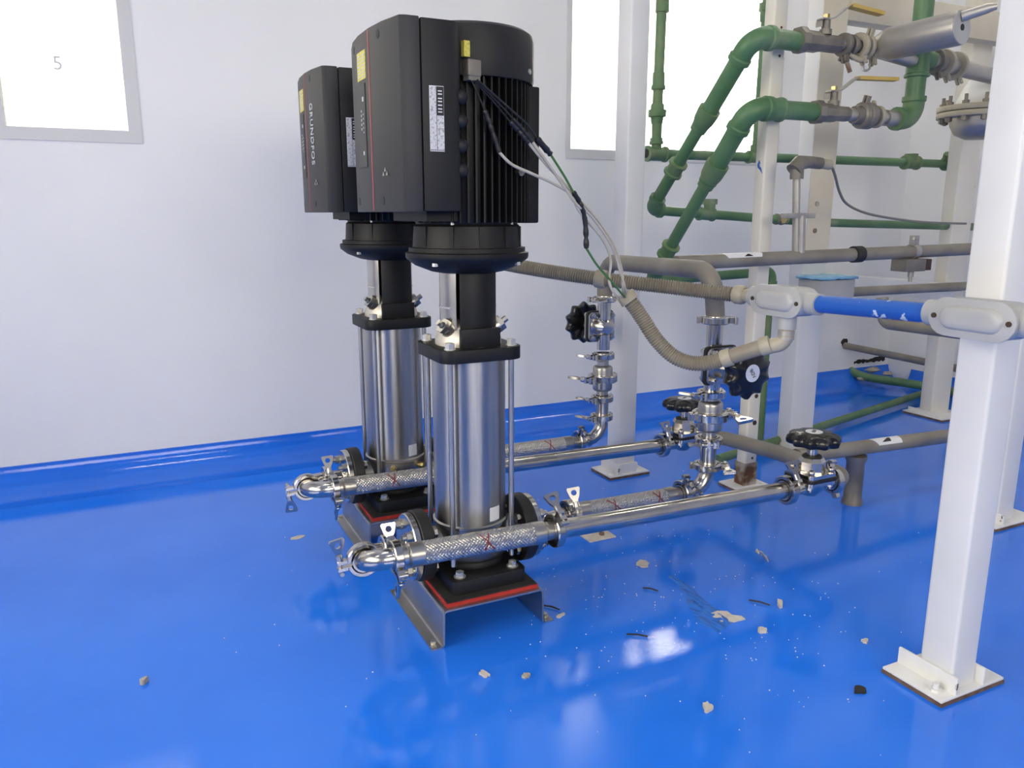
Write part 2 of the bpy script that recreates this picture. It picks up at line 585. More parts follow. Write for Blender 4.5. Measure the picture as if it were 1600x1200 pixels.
w2 = window('window_2', 'x', W2, RY1, RY1 + 1, [], fwl=0.022)
window('window_3', 'y', W3, RX0, RX0 - 1, [-0.1, 1.0], pane='tinted')
window('window_4', 'x', W4, RY0, RY0 - 1, [-0.15, 0.85], pane='tinted')

def text_mesh(name, body, size, material, matrix, parent=None, depth=0.0006, spacing=1.0):
    cu = bpy.data.curves.new(name, 'FONT')
    cu.body = body
    cu.size = size
    cu.align_x = 'CENTER'
    cu.align_y = 'CENTER'
    cu.extrude = depth
    cu.space_character = spacing
    t = bpy.data.objects.new('text_source', cu)
    COL.objects.link(t)
    dg = bpy.context.evaluated_depsgraph_get()
    me = bpy.data.meshes.new_from_object(t.evaluated_get(dg))
    bpy.data.objects.remove(t)
    me.name = name
    me.transform(matrix)
    me.materials.clear()
    me.materials.append(M[material])
    o = bpy.data.objects.new(name, me)
    COL.objects.link(o)
    o.parent = parent
    return o
# handwritten figure on the left window's glass
text_mesh('pen_figure', '5', 0.055, 'pen', basis((-0.141, RY1 + 0.0415, 1.283), (0, -1, 0), (1, 0, 0)), w1, 0.0003)

# coved blue skirting along the back wall
cv = MB()
prof = [(RY1 + 0.001, 0.0), (2.615, 0.0005)]
for k in range(1, 11):
    a = PI / 2 * k / 10
    prof.append((2.615 + 0.137 * math.sin(a), 0.086 * (1 - math.cos(a)) + 0.0008))
prof += [(RY1 + 0.001, 0.0868)]
cv.prism([(p[0], p[1]) for p in prof], (RX0, 0, 0), (0, 1, 0), (0, 0, 1), (RX1 - RX0, 0, 0))
structure('baseboard_back', cv, 'cove', angle=25)
cv = MB()
cv.prism([(RX1 + 0.001, 0), (RX1 - 0.10, 0.0005), (RX1 - 0.05, 0.012), (RX1 - 0.016, 0.045), (RX1 - 0.004, 0.086), (RX1 + 0.001, 0.086)], (0, RY0, 0), (1, 0, 0), (0, 0, 1), (0, RY1 - RY0 - 0.145, 0))
structure('baseboard_right', cv, 'cove', angle=25)

# ceiling tubes, one glinting in the cove; left and long ones added for brightness
for cx, cy, hl_, lab in ((0.15, 1.75, 0.34, 'short twin tube fluorescent ceiling fixture above the pumps'), (0.20, -0.6, 0.34, 'short twin tube fluorescent ceiling fixture nearest the front wall'),
                         (-1.6, 1.0, 0.34, 'added short twin tube fill light over the left side'), (2.7, 1.85, 0.56, 'added long twin tube fill light above the green pipes')):
    cl = thing('ceiling_light', lab, 'ceiling light', (cx, cy, RH), 'twin tube ceiling lights')
    MB().box((-hl_, -0.09, -0.05), (hl_, 0.09, 0)).build('housing', 'ceil', cl)
    for sgn in (-1, 1):
        MB().cyl((-hl_ + 0.04, 0.045 * sgn, -0.066), (hl_ - 0.04, 0.045 * sgn, -0.066), 0.013, 12).build('tube', 'tube', cl)

# ground, and an unseen wall added to shape the window reflections on the floor
blk = MB().box((-8, 6.0, -0.3), (4.3, 6.3, 9)).box((4.3, 6.0, 4.0), (5.05, 6.3, 9))
structure('sky_blocker_outside', blk, 'sky_blocker')
structure('ground_outside', MB().box((-9, RY1 + 0.2, -0.4), (12, 14, -0.3)), 'ground')

# ------------------------------------------------------------------ pumps
def rrect(hx, hy, r, seg=5):
    out = []
    for cx, cy, a0 in ((hx - r, hy - r, 0), (-hx + r, hy - r, PI / 2), (-hx + r, -hy + r, PI), (hx - r, -hy + r, 3 * PI / 2)):
        for k in range(seg + 1):
            a = a0 + PI / 2 * k / seg
            out.append((cx + r * math.cos(a), cy + r * math.sin(a)))
    return out

def hat_profile(pts, t, r):
    """thin folded-sheet outline: centre line with rounded folds, offset both ways"""
    c = bend([(p[0], 0, p[1]) for p in pts], r, 4)
    up, dn = [], []
    for i, p in enumerate(c):
        q = c[min(i + 1, len(c) - 1)] - c[max(i - 1, 0)]
        n = Vector((-q.z, 0, q.x)).normalized() * (t / 2)
        up.append((p.x + n.x, p.z + n.z))
        dn.append((p.x - n.x, p.z - n.z))
    return up + dn[::-1]

def wing_poly():
    outer = [(0.0, 0.007), (0.014, 0.006), (0.023, 0.0110), (0.040, 0.0155), (0.0435, 0.0135), (0.0435, -0.0135), (0.040, -0.0155), (0.023, -0.0110), (0.014, -0.006), (0.0, -0.007)]
    cx, r = 0.0315, 0.0066
    inner = [(cx + r * math.cos(a), r * math.sin(a)) for a in (math.radians(x) for x in (160, 130, 95, 55, 25, -25, -55, -95, -130, -160))]
    return outer, inner

def build_pump():
    P = thing('multistage_pump', 'front multistage pump with black drive head, steel sleeve and wires leaving its motor', 'pump', (0, 0, 0), 'twin vertical multistage pumps')
    b = MB()
    b.prism(hat_profile([(-0.144, 0.002), (-0.118, 0.002), (-0.116, 0.078), (0.105, 0.078), (0.106, 0.002), (0.130, 0.002)], 0.004, 0.007),
            (0, -0.14, 0), (1, 0, 0), (0, 0, 1), (0, 0.28, 0))
    br = b.build('base_bracket', 'plate', P)
    for x, y in ((-0.133, -0.12), (-0.133, 0.12), (0.121, -0.12), (0.121, 0.12)):
        MB().cyl((x, y, 0.003), (x, y, 0.0055), 0.0075, 12).hexa((x, y, 0.0055), (0, 0, 1), 0.0055, 0.005).build('anchor_screw', 'satin', br)
    MB().box((-0.106, -0.129, 0.080), (0.099, 0.129, 0.0872)).build('pad', 'red', P)
    tag(MB().box((-0.1045, -0.1275, 0.0872), (0.0975, 0.1275, 0.0890)).build('top_sheet', 'darkplate', P), 'dark sheet over the red pad')
    k = MB()
    k.prism(rrect(0.084, 0.108, 0.015), (0.0, 0.0, 0.088), (1, 0, 0), (0, 1, 0), (0, 0, 0.030))
    k.lathe([(0, 0.118), (0.072, 0.118), (0.070, 0.128), (0.064, 0.136), (0, 0.136)], n=32)
    bb = k.build('base_block', 'iron', P, bev=0.003)
    for x, y in ((-0.060, -0.085), (0.060, -0.085), (-0.060, 0.085), (0.060, 0.085)):
        MB().cyl((x, y, 0.118), (x, y, 0.1205), 0.0125, 16).hexa((x, y, 0.1205), (0, 0, 1), 0.009, 0.009).build('base_bolt', 'zinc', bb)
    c = MB()
    c.lathe([(0, 0.134), (0.074, 0.134), (0.078, 0.142), (0.078, 0.206), (0, 0.206)], n=40)
    for s in (-1, 1):
        c.cyl((0.06 * s, 0, 0.166), (0.128 * s, 0, 0.166), 0.034, 24)
    base = c.build('pump_base', 'plate', P)
    for q in ((-0.030, -0.074), (0.045, -0.066)):
        d = Vector((q[0], q[1], 0)).normalized()
        p0 = d * 0.074 + Vector((0, 0, 0.193))
        MB().cyl(p0, p0 + d * 0.012, 0.0085, 14).hexa(p0 + d * 0.012, d, 0.0075, 0.009).build('drain_plug', 'brass', base)
    for s in (-1, 1):
        f = MB()
        f.lathe([(0.034, 0), (0.073, 0), (0.075, 0.002), (0.075, 0.025), (0.073, 0.027), (0.034, 0.027)], (0.103 * s, 0, 0.166), (s, 0, 0), 40)
        f.build('port_flange', 'rubber', P)
    s_ = MB()
    s_.lathe([(0, 0.2055), (0.0762, 0.2055), (0.0762, 0.566), (0, 0.566)], n=56)
    sl = s_.build('sleeve', 'sleeve', P)
    MB().lathe([(0.0765, 0.2055), (0.0805, 0.208), (0.0805, 0.2135), (0.0765, 0.216)], n=56, closed=True).build('sleeve_ring', 'satin', P)
    st = MB()                                             # the small curved sticker low on the sleeve
    for (r, mtl) in ((0.0766, 'label_white'),):
        a0, a1 = math.radians(-80), math.radians(-60)
        vs, fs = [], []
        for i in range(7):
            a = a0 + (a1 - a0) * i / 6
            for z in (0.222, 0.252):
                vs.append((r * math.cos(a), r * math.sin(a), z))
                vs.append(((r - 0.0006) * math.cos(a), (r - 0.0006) * math.sin(a), z))
        for i in range(6):
            o = i * 4
            fs += [(o, o + 4, o + 6, o + 2), (o + 1, o + 3, o + 7, o + 5), (o, o + 1, o + 5, o + 4), (o + 2, o + 6, o + 7, o + 3)]
        fs += [(0, 2, 3, 1), (24, 25, 27, 26)]
        st.add(vs, fs)
    tag(st.build('sticker', 'label_white', sl), 'small white sticker')
    A = 0.0665
    for x, y in ((-A, -A), (A, -A), (-A, A), (A, A)):
        MB().cyl((x, y, 0.135), (x, y, 0.604), 0.0058, 12).build('tie_rod', 'satin', P)
        MB().cyl((x, y, 0.590), (x, y, 0.592), 0.0115, 16).hexa((x, y, 0.592), (0, 0, 1), 0.0100, 0.011).build('tie_rod_nut', 'zinc', P)
    t = MB().prism(rrect(0.088, 0.088, 0.030), (0, 0, 0.564), (1, 0, 0), (0, 1, 0), (0, 0, 0.026))
    t.build('head_flange', 'black', P, bev=0.002)
    h = MB().lathe([(0, 0.588), (0.068, 0.588), (0.068, 0.602), (0.062, 0.616), (0.052, 0.630), (0.040, 0.640), (0, 0.642)], n=32)
    hd = h.build('pump_head', 'cast', P)
    for s in (-1, 1):
        d = Vector((0.80 * s, -0.15, 0.58)).normalized()
        p0 = Vector((0.040 * s, -0.02, 0.615))
        vb = MB().cyl(p0, p0 + d * 0.022, 0.0165, 18).hexa(p0 + d * 0.022, d, 0.0165, 0.010).hexa(p0 + d * 0.032, d, 0.0065, 0.012)
        vb.build('vent_plug', 'satin', hd)
    # motor stool: two broad legs with guards between them
    g = MB()
    for sy in (-1, 1):
        vs, prev = [], None
        a_c = -PI / 2 if sy < 0 else PI / 2
        ri, ro = 0.046, 0.060
        pol_o = [(ro * math.cos(a_c + a), ro * math.sin(a_c + a)) for a in [math.radians(x) for x in (-38, -17, 5, 27, 50)]]
        pol_i = [(ri * math.cos(a_c + a), ri * math.sin(a_c + a)) for a in [math.radians(x) for x in (50, 27, 5, -17, -38)]]
        g.prism(pol_o + pol_i, (0, 0, 0.585), (1, 0, 0), (0, 1, 0), (0, 0, 0.165))
    g.box((-0.042, -0.0685, 0.590), (0.042, -0.055, 0.628))
    g.build('motor_stool', 'black', P, bev=0.0015)
    MB().cyl((0, 0, 0.635), (0, 0, 0.75), 0.026, 20).build('shaft_coupling', 'satin', P)
    for s in (-1, 1):
        a_c = PI if s < 0 else 0
        q = MB().lathe([(0.0560, 0.618), (0.0572, 0.618), (0.0572, 0.742), (0.0560, 0.742)], n=10, a0=a_c - math.radians(44), a1=a_c + math.radians(44), closed=True, xh=(1, 0, 0))
        gd = q.build('coupling_guard', 'steel', P)
        w = MB().lathe([(0.0571, 0.6655), (0.0586, 0.6655), (0.0586, 0.668), (0.0571, 0.668)], n=10, a0=a_c - math.radians(30), a1=a_c + math.radians(30), closed=True, xh=(1, 0, 0))
        w.build('guard_clip', 'zinc', gd)
    m = MB().lathe([(0, 0.735), (0.058, 0.735), (0.074, 0.738), (0.105, 0.750), (0.122, 0.763), (0.1235, 0.768), (0.1235, 0.775), (0.117, 0.777), (0.117, 0.785),
                    (0.109, 0.786), (0.106, 0.826), (0.102, 0.830), (0, 0.830)], n=48)
    ad = m.build('motor_adapter', 'black', P)
    for a in (200, 232, 262, 292, 322, 20, 60, 100, 140):
        a = math.radians(a)
        d = Vector((math.cos(a), math.sin(a), 0))
        MB().obox(d * 0.1075 + Vector((0, 0, 0.806)), d * 0.0022, Vector((-d.y, d.x, 0)) * 0.004, Vector((0, 0, 0.020))).build('adapter_rib', 'black', ad)
    for a in (215, 308, 20, 120):
        a = math.radians(a)
        p = Vector((0.113 * math.cos(a), 0.113 * math.sin(a), 0.758))
        MB().hexa(p - Vector((0, 0, 0.006)), (0, 0, 1), 0.006, 0.006).build('adapter_bolt', 'zinc', ad)
    b = MB().lathe([(0, 0.828), (0.100, 0.828), (0.104, 0.838), (0.104, 1.092), (0, 1.092)], n=40)
    mo = b.build('motor_body', 'black', P)
    fb = MB()
    for i in range(52):
        a = 2 * PI * i / 52
        d = Vector((math.cos(a), math.sin(a), 0))
        t = Vector((-d.y, d.x, 0))
        if -0.30 < math.sin(a) - 0.02 < 0.28 and math.cos(a) < 0:
            continue
        fb.obox(d * 0.1125 + Vector((0, 0, 0.962)), d * 0.0125, t * 0.0016, Vector((0, 0, 0.128)))
    fb.build('cooling_fins', 'black', mo)
    MB().box((0.085, -0.070, 0.832), (0.126, 0.062, 1.088)).build('terminal_side', 'black', mo, bev=0.004)
    MB().cyl((0.058, -0.112, 0.926), (0.061, -0.124, 0.926), 0.007, 14).build('motor_screw', 'satin', mo)
    fc = MB().lathe([(0, 1.090), (0.1305, 1.090), (0.132, 1.094), (0.132, 1.166), (0.129, 1.176), (0.120, 1.182), (0.095, 1.186), (0, 1.188)], n=56)
    fcv = fc.build('fan_cover', 'box', P)
    for a in (-48, 42, 132):
        a = math.radians(a)
        d = Vector((math.cos(a), math.sin(a), 0))
        MB().cyl(d * 0.131 + Vector((0, 0, 1.108)), d * 0.1345 + Vector((0, 0, 1.108)), 0.0052, 14).build('cover_screw', 'zinc', fcv)
    for a in (-52, 50, 130, 232):
        a = math.radians(a)
        MB().cyl((0.098 * math.cos(a), 0.098 * math.sin(a), 0.816), (0.098 * math.cos(a), 0.098 * math.sin(a), 0.836), 0.005, 10).build('flange_stud', 'zinc', mo)
    # drive box on the left of the motor
    z0, z1 = 0.853, 1.170
    face = [(-0.180, -0.152), (-0.1925, -0.095), (-0.1985, -0.035), (-0.1985, 0.035), (-0.1925, 0.095), (-0.180, 0.152)]
    back = [(-0.170, 0.157), (-0.1455, 0.157), (-0.1455, -0.157), (-0.170, -0.157)]
    cvr = MB().prism(face + back, (0, 0, z0), (1, 0, 0), (0, 1, 0), (0, 0, z1 - z0))
    dc = cvr.build('drive_cover', 'boxface_lit', P, bev=0.0025, angle=30)
    db = MB().prism([(-0.1435, -0.157), (-0.1435, 0.157), (-0.088, 0.157), (-0.074, 0.150), (-0.060, 0.122), (-0.060, -0.122), (-0.074, -0.150), (-0.088, -0.157)], (0, 0, z0 + 0.001), (1, 0, 0), (0, 1, 0), (0, 0, z1 - z0 - 0.002))
    dbo = db.build('drive_base', 'box', P, bev=0.0035)
    MB().box((-0.150, -0.150, z0 + 0.006), (-0.135, 0.150, z1 - 0.006)).build('seal_gap', 'rubber', P)
    MB().box((-0.120, -0.10, 0.836), (-0.05, 0.10, 0.855)).build('drive_neck', 'black', P)
    for z in (0.925, 0.967, 1.009, 1.049):
        for s in (-1, 1):
            MB().sphere((-0.068, 0.142 * s, z), 0.0135, 14, (1, 0.8, 1)).build('cable_gland', 'box', dbo)
    # name plate on the side, yellow notice and keypad on the face
    def plate(y, s):
        y0 = y
        pl = MB().box((-0.131, min(y0, y0 + 0.0012 * s), 0.955), (-0.105, max(y0, y0 + 0.0012 * s), 1.062)).build('name_plate', 'label_white', dbo)
        e = y0 + 0.0013 * s
        ya, yb = min(e, e + 0.0004 * s), max(e, e + 0.0004 * s)
        for x0, x1, za, zb, mm in ((-0.1305, -0.1235, 0.958, 1.060, 'label_grey'), (-0.1225, -0.1190, 0.958, 1.060, 'label_grey'), (-0.1180, -0.1055, 1.014, 1.061, 'ink'),
                                   (-0.1180, -0.1055, 0.958, 0.992, 'label_grey'), (-0.1180, -0.1055, 0.993, 1.013, 'label_grey')):
            MB().box((x0, ya, za), (x1, yb, zb)).build('plate_panel', mm, pl)
        for x0, x1, za, zb in ((-0.1188, -0.1182, 0.957, 1.061), (-0.118, -0.1055, 0.9922, 0.9928), (-0.131, -0.105, 0.9565, 0.9575)):
            MB().box((x0, ya, za), (x1, yb, zb)).build('plate_line', 'ink', pl)
        for z in (1.053, 1.048, 1.041, 1.036, 1.030, 1.024, 1.019):
            MB().box((-0.1160, ya - 0.0002, z), (-0.1085, yb + 0.0002, z + 0.0018)).build('plate_text', 'label_white', pl)
    plate(-0.1570, -1)
    def onface(y, out):                                     # a point on the curved face at local y
        for i in range(len(face) - 1):
            (x0, y0), (x1, y1) = face[i], face[i + 1]
            if y0 <= y <= y1:
                t = (y - y0) / (y1 - y0)
                n = Vector((-(y1 - y0), (x1 - x0))).normalized()
                return Vector((x0 + (x1 - x0) * t + n.x * out, y + n.y * out))
    def facestrip(name, ya, yb, za, zb, material, th=0.0008, parent=dc, base=0.0):
        mb = MB()
        ys = [ya] + [p[1] for p in face if ya < p[1] < yb] + [yb]
        o = [onface(y, base + th) for y in ys]
        i_ = [onface(y, base - 0.001) for y in ys]
        mb.prism([tuple(p) for p in o] + [tuple(p) for p in i_[::-1]], (0, 0, za), (1, 0, 0), (0, 1, 0), (0, 0, zb - za))
        return mb.build(name, material, parent, angle=20)
    yl = facestrip('yellow_notice', -0.012, 0.046, 1.090, 1.139, 'label_yellow')
    for z in (1.131, 1.125, 1.119, 1.113, 1.107, 1.101, 1.095):
        for ya, yb in ((-0.008, 0.012), (0.016, 0.042)):
            facestrip('notice_text', ya, yb, z, z + 0.0018, 'label_grey', 0.0004, yl, 0.0008)
    kp = facestrip('keypad', -0.004, 0.072, 0.936, 1.082, 'boxface_lit', 0.0014)
    facestrip('keypad_groove', -0.0075, -0.004, 0.934, 1.084, 'rubber', 0.0003)
    facestrip('keypad_groove', -0.004, 0.072, 1.082, 1.0845, 'rubber', 0.0003)
    facestrip('keypad_groove', -0.004, 0.072, 0.9335, 0.936, 'rubber', 0.0003)
    facestrip('indicator', 0.006, 0.012, 1.052, 1.060, 'label_white', 0.0006, kp, 0.0014)
    facestrip('indicator', 0.010, 0.015, 0.957, 0.964, 'label_white', 0.0006, kp, 0.0014)
    for z in (1.034, 1.026, 1.018, 1.010, 1.002):
        facestrip('indicator', 0.020, 0.024, z, z + 0.004, 'label_grey', 0.0006, kp, 0.0014)
        facestrip('indicator', 0.008, 0.0105, z - 0.006, z - 0.003, 'label_grey', 0.0006, kp, 0.0014)
    facestrip('red_stripe', -0.0365, -0.0305, z0 + 0.003, z1 - 0.003, 'redline', 0.0005)
    for z in (0.873, 1.152):
        for y in (-0.079, 0.079):
            p = onface(y, 0.0)
            n = (p - onface(y, -0.01)).normalized()
            d = Vector((n.x, n.y, 0))
            MB().cyl(Vector((p.x, p.y, z)) - d * 0.002, Vector((p.x, p.y, z)) + d * 0.0006, 0.0075, 16).build('screw_hole', 'ink', dc)
    # small triangular badge under the lettering
    y = -0.094
    p = onface(y, 0.0005)
    n = (onface(y, 0.01) - onface(y, 0)).normalized()
    d = Vector((n.x, n.y, 0))
    side = Vector((0, 0, 1)).cross(d)
    for k, (u, w) in enumerate(((0.0, 0.007), (-0.008, 0.0), (0.008, 0.0))):
        MB().prism([(u - 0.004, w - 0.004), (u + 0.004, w - 0.004), (u, w + 0.003)], Vector((p.x, p.y, 0.920)), side, Vector((0, 0, 1)), d * 0.0006).build('badge', 'dullsteel', dc)
    return P, dc

pumpA, _ = build_pump()
pumpB = copy_tree(pumpA)
pumpA.location = (0.612, 1.48, 0)
pumpB.location = (0.603, 1.985, 0)
tag(pumpB, 'rear multistage pump nearer the back wall, lettering on its drive cover', 'pump', 'twin vertical multistage pumps')
for ch in pumpB.children:
    if ch.name.split('.')[0] in ('drive_cover', 'drive_base', 'seal_gap', 'drive_neck', 'fan_cover', 'motor_body', 'motor_adapter'):
        ch.rotation_euler.z = -0.035
        if ch.name.startswith('drive_cover'):
            # maker's lettering runs down the curved face beside the red stripe
            nrm = Vector((-0.979, -0.205, 0)).normalized()
            mtx = basis(Vector((-0.1945, -0.085, 1.03)) + nrm * 0.0012, nrm, (0, 0, -1))
            text_mesh('lettering', 'GRUNDFOS', 0.024, 'label_grey', mtx, ch, 0.0005, 1.12)
# the grey plug of the blurred connector at the rear of the front pump's drive box, where its wires leave
pg = MB().obox((-0.040, -0.128, 1.100), (0.014, 0.003, 0), (-0.002, 0.010, 0), (0, 0, 0.014))
tag(pg.build('cable_entry', 'valvebody', pumpA, bev=0.003), 'grey cable entry where the wires leave')
MB().obox((-0.040, -0.128, 1.083), (0.012, 0.0025, 0), (-0.002, 0.008, 0), (0, 0, 0.004)).build('entry_plug', 'wire_grey', pumpA)
MB().obox((-0.054, -0.1345, 1.130), (0.006, 0.001, 0), (-0.001, 0.004, 0), (0, 0, 0.013)).build('warning_sticker', 'label_yellow', pumpA)

# ------------------------------------------------------------------ pipe clamps (one prototype, copied)
def build_clamp():
    R = thing('pipe_clamp', 'x', 'pipe clamp', (0, 0, 0), 'steel sanitary pipe clamps')
    prof = [(0.0265, -0.0085), (0.0325, -0.0085), (0.0345, -0.0065), (0.0345, 0.0065), (0.0325, 0.0085), (0.0265, 0.0085), (0.0235, 0.003), (0.0235, -0.003)]
    for s in (0, 1):
        g = math.radians(9)
        a0, a1 = (g, PI - math.radians(4)) if s == 0 else (PI + math.radians(4), 2 * PI - g)
        h = MB().lathe(prof, n=14, a0=a0, a1=a1, closed=True, xh=(1, 0, 0))
        sg = 1 if s == 0 else -1
        h.box((0.029, min(0.0040 * sg, 0.0105 * sg), -0.007), (0.052, max(0.0040 * sg, 0.0105 * sg), 0.007))
        h.box((-0.043, min(0.0012 * sg, 0.0075 * sg), -0.006), (-0.030, max(0.0012 * sg, 0.0075 * sg), 0.006))
        h.build('half_ring', 'steel', R, bev=0.0)
    MB().cyl((-0.040, 0, -0.0085), (-0.040, 0, 0.0085), 0.0045, 12).build('hinge_pin', 'satin', R)
    b = MB().cyl((0.046, -0.0155, 0), (0.046, 0.024, 0), 0.0034, 10)
    b.cyl((0.046, -0.0155, -0.0085), (0.046, -0.0155, 0.0085), 0.0045, 12)
    b.build('swing_bolt', 'satin', R)
    outer, inner = wing_poly()
    w = MB().ringprism(outer, inner, (0.046, 0.012, -0.0028), (0, 1, 0), (1, 0, 0), (0, 0, 0.0056))
    w.cyl((0.046, 0.0105, 0), (0.046, 0.023, 0), 0.0066, 12)
    w.build('wing_nut', 'steel', R)
    MB().lathe([(0.0195, -0.0098), (0.0235, -0.0098), (0.0245, -0.003), (0.0245, 0.003), (0.0235, 0.0098), (0.0195, 0.0098)], n=24, closed=True).build('ferrule', 'steel', R)
    return R
CLAMP = build_clamp()
_first = [True]
def clamp(loc, axis, lug, label, s=1.0, wing=0.0):
    """axis: pipe direction (its sense decides which way the wing nut points), lug: where the ears stick out"""
    o = CLAMP if _first[0] else copy_tree(CLAMP)
    _first[0] = False
    o.matrix_world = basis(loc, axis, lug, s)
    if wing:
        for c in o.children:
            if c.name.startswith('wing_nut'):
                me = c.data.copy()
                me.transform(Matrix.Translation((0.046, 0.012, 0)) @ Matrix.Rotation(wing, 4, 'Y') @ Matrix.Translation((-0.046, -0.012, 0)))
                c.data = me
    return tag(o, label, 'pipe clamp', 'steel sanitary pipe clamps')

# ------------------------------------------------------------------ braided hoses
def braid_mesh(p0, p1, r, N=19, w=0.0030):
    p0, p1 = Vector(p0), Vector(p1)
    L = (p1 - p0).length
    x, y, z = frame_of(p1 - p0)
    k = 1.0 / r
    cross = 2 * k * L * N / (2 * PI)
    S = max(20, int(cross * 2.4))
    mb = MB()
    for sg in (1, -1):
        for i in range(N):
            vs, fs = [], []
            for j in range(S + 1):
                s = L * j / S
                th = i * 2 * PI / N + sg * k * s
                rr = r + sg * 0.0013 * math.cos(PI * 2 * k * s * N / (2 * PI))
                d = x * math.cos(th) + y * math.sin(th)
                t = -x * math.sin(th) + y * math.cos(th)
                side = (t - z * sg).normalized() * w
                c = p0 + z * s
                vs += [c + d * (rr - 0.0013) - side, c + d * rr, c + d * (rr - 0.0013) + side]
                if j:
                    o = (j - 1) * 3
                    fs += [(o, o + 3, o + 4, o + 1), (o + 1, o + 4, o + 5, o + 2)]
            mb.add(vs, fs)
    return mb

def hose(p0, p1, r, label, fer=0.030, end=0.016, marks=((0.5, 0.0),), rp=0.020):
    p0, p1 = Vector(p0), Vector(p1)
    u = (p1 - p0).normalized()
    H = thing('braided_hose', label, 'hose', p0, 'braided steel hoses')
    a, b = p0 + u * (end + fer), p1 - u * (end + fer)
    braid_mesh(a - u * 0.004, b + u * 0.004, r).build('braid', 'braid', H, p0)
    MB().cyl(a - u * 0.004, b + u * 0.004, r - 0.002, 20).build('hose_core', 'core', H, p0)
    for q, s in ((p0, 1), (p1, -1)):
        MB().cyl(q, q + u * s * end, rp, 24).lathe([(rp, end - 0.002), (r - 0.001, end), (r + 0.0016, end + 0.003), (r + 0.0016, end + fer), (0, end + fer)], q, u * s, 28).build('end_ferrule', 'satin', H, p0)
        MB().lathe([(rp - 0.001, end - 0.002), (rp + 0.002, end), (rp - 0.001, end + 0.002)], q, u * s, 24).build('weld_bead', 'weld', H, p0)
    # red inspection crosses drawn on the braid, on the side towards the walkway
    x, y, z = frame_of(u, (0, -1, 0.45))
    for t, tilt in marks:
        c = a + (b - a) * t
        mk = MB()
        for sg in (1, -1):
            pts = []
            for j in range(9):
                th = (j / 8 - 0.5) * 1.5
                d = x * math.cos(th) + y * math.sin(th)
                pts.append(c + d * (r + 0.0012) + z * (sg * th * 0.013 + tilt * th))
            mk.path(pts, 0.0011, 6)
        mk.build('red_mark', 'redmark', H, p0)
    return H

YS, YD = 1.355, 1.480            # suction and discharge lines of the front pump
zs = lambda x: 0.207 - (x - 0.39) * 0.020
hose((0.412, YS, zs(0.412)), (0.742, YS, zs(0.742)), 0.0225, 'long braided steel hose in front of the front pump base', marks=((0.55, 0.006),))
YS2, YD2 = 1.862, 1.985
zs2 = lambda x: 0.182 - (x - 0.39) * 0.018
hose((0.409, YS2, zs2(0.409)), (0.735, YS2, zs2(0.735)), 0.0225, 'long braided steel hose in front of the rear pump base', marks=((0.42, 0.006),))
hose((0.862, YD, 0.174), (1.172, YD, 0.170), 0.0205, 'braided steel hose on the discharge side behind the polished front pipe', marks=((0.30, 0.012), (0.88, 0.006)), rp=0.018)
hose((0.862, YD2, 0.172), (1.172, YD2, 0.170), 0.0205, 'braided steel hose from the rear pump to the rear riser', marks=((0.76, 0.008),), rp=0.018)

# ------------------------------------------------------------------ stainless pipework
def pipe(name, pts, r, material, label, cat='pipe', rad=0.057, n=20, group=None, seg=8):
    mb = MB().path(bend(pts, rad, seg) if len(pts) > 2 else pts, r, n)
    return single(name, mb, material, label, cat, group, org=pts[0])

def stub_flange(px, y, z, s, length, label):
    """counter flange bolted to a pump port with a short pipe stub"""
    x0 = px + s * 0.1305
    T = thing('flanged_stub', label, 'pipe flange', (x0, y, z), 'bolted pump port flanges')
    MB().lathe([(0.018, 0), (0.069, 0), (0.071, 0.002), (0.071, 0.013), (0.069, 0.015), (0.028, 0.015), (0.026, 0.021), (0.0215, 0.024), (0.018, 0.024)], (x0, y, z), (s, 0, 0), 44, closed=True).build('flange_ring', 'steel', T, (x0, y, z))
    MB().cyl((x0 + s * 0.002, y, z), (x0 + s * length, y, z), 0.0195, 24).build('stub_pipe', 'steel', T, (x0, y, z))
    for k in range(4):
        a = PI / 4 + k * PI / 2
        p = Vector((x0, y + 0.053 * math.cos(a), z + 0.053 * math.sin(a)))
        b = MB().cyl(p + Vector((-s * 0.032, 0, 0)), p + Vector((s * 0.036, 0, 0)), 0.0055, 12)
        b.cyl(p + Vector((s * 0.015, 0, 0)), p + Vector((s * 0.017, 0, 0)), 0.0125, 16)
        b.hexa(p + Vector((s * 0.017, 0, 0)), (s, 0, 0), 0.0105, 0.010)
        b.hexa(p + Vector((-s * 0.032, 0, 0)), (-s, 0, 0), 0.0105, 0.007)
        b.build('flange_bolt', 'satin', T, (x0, y, z))
    return T

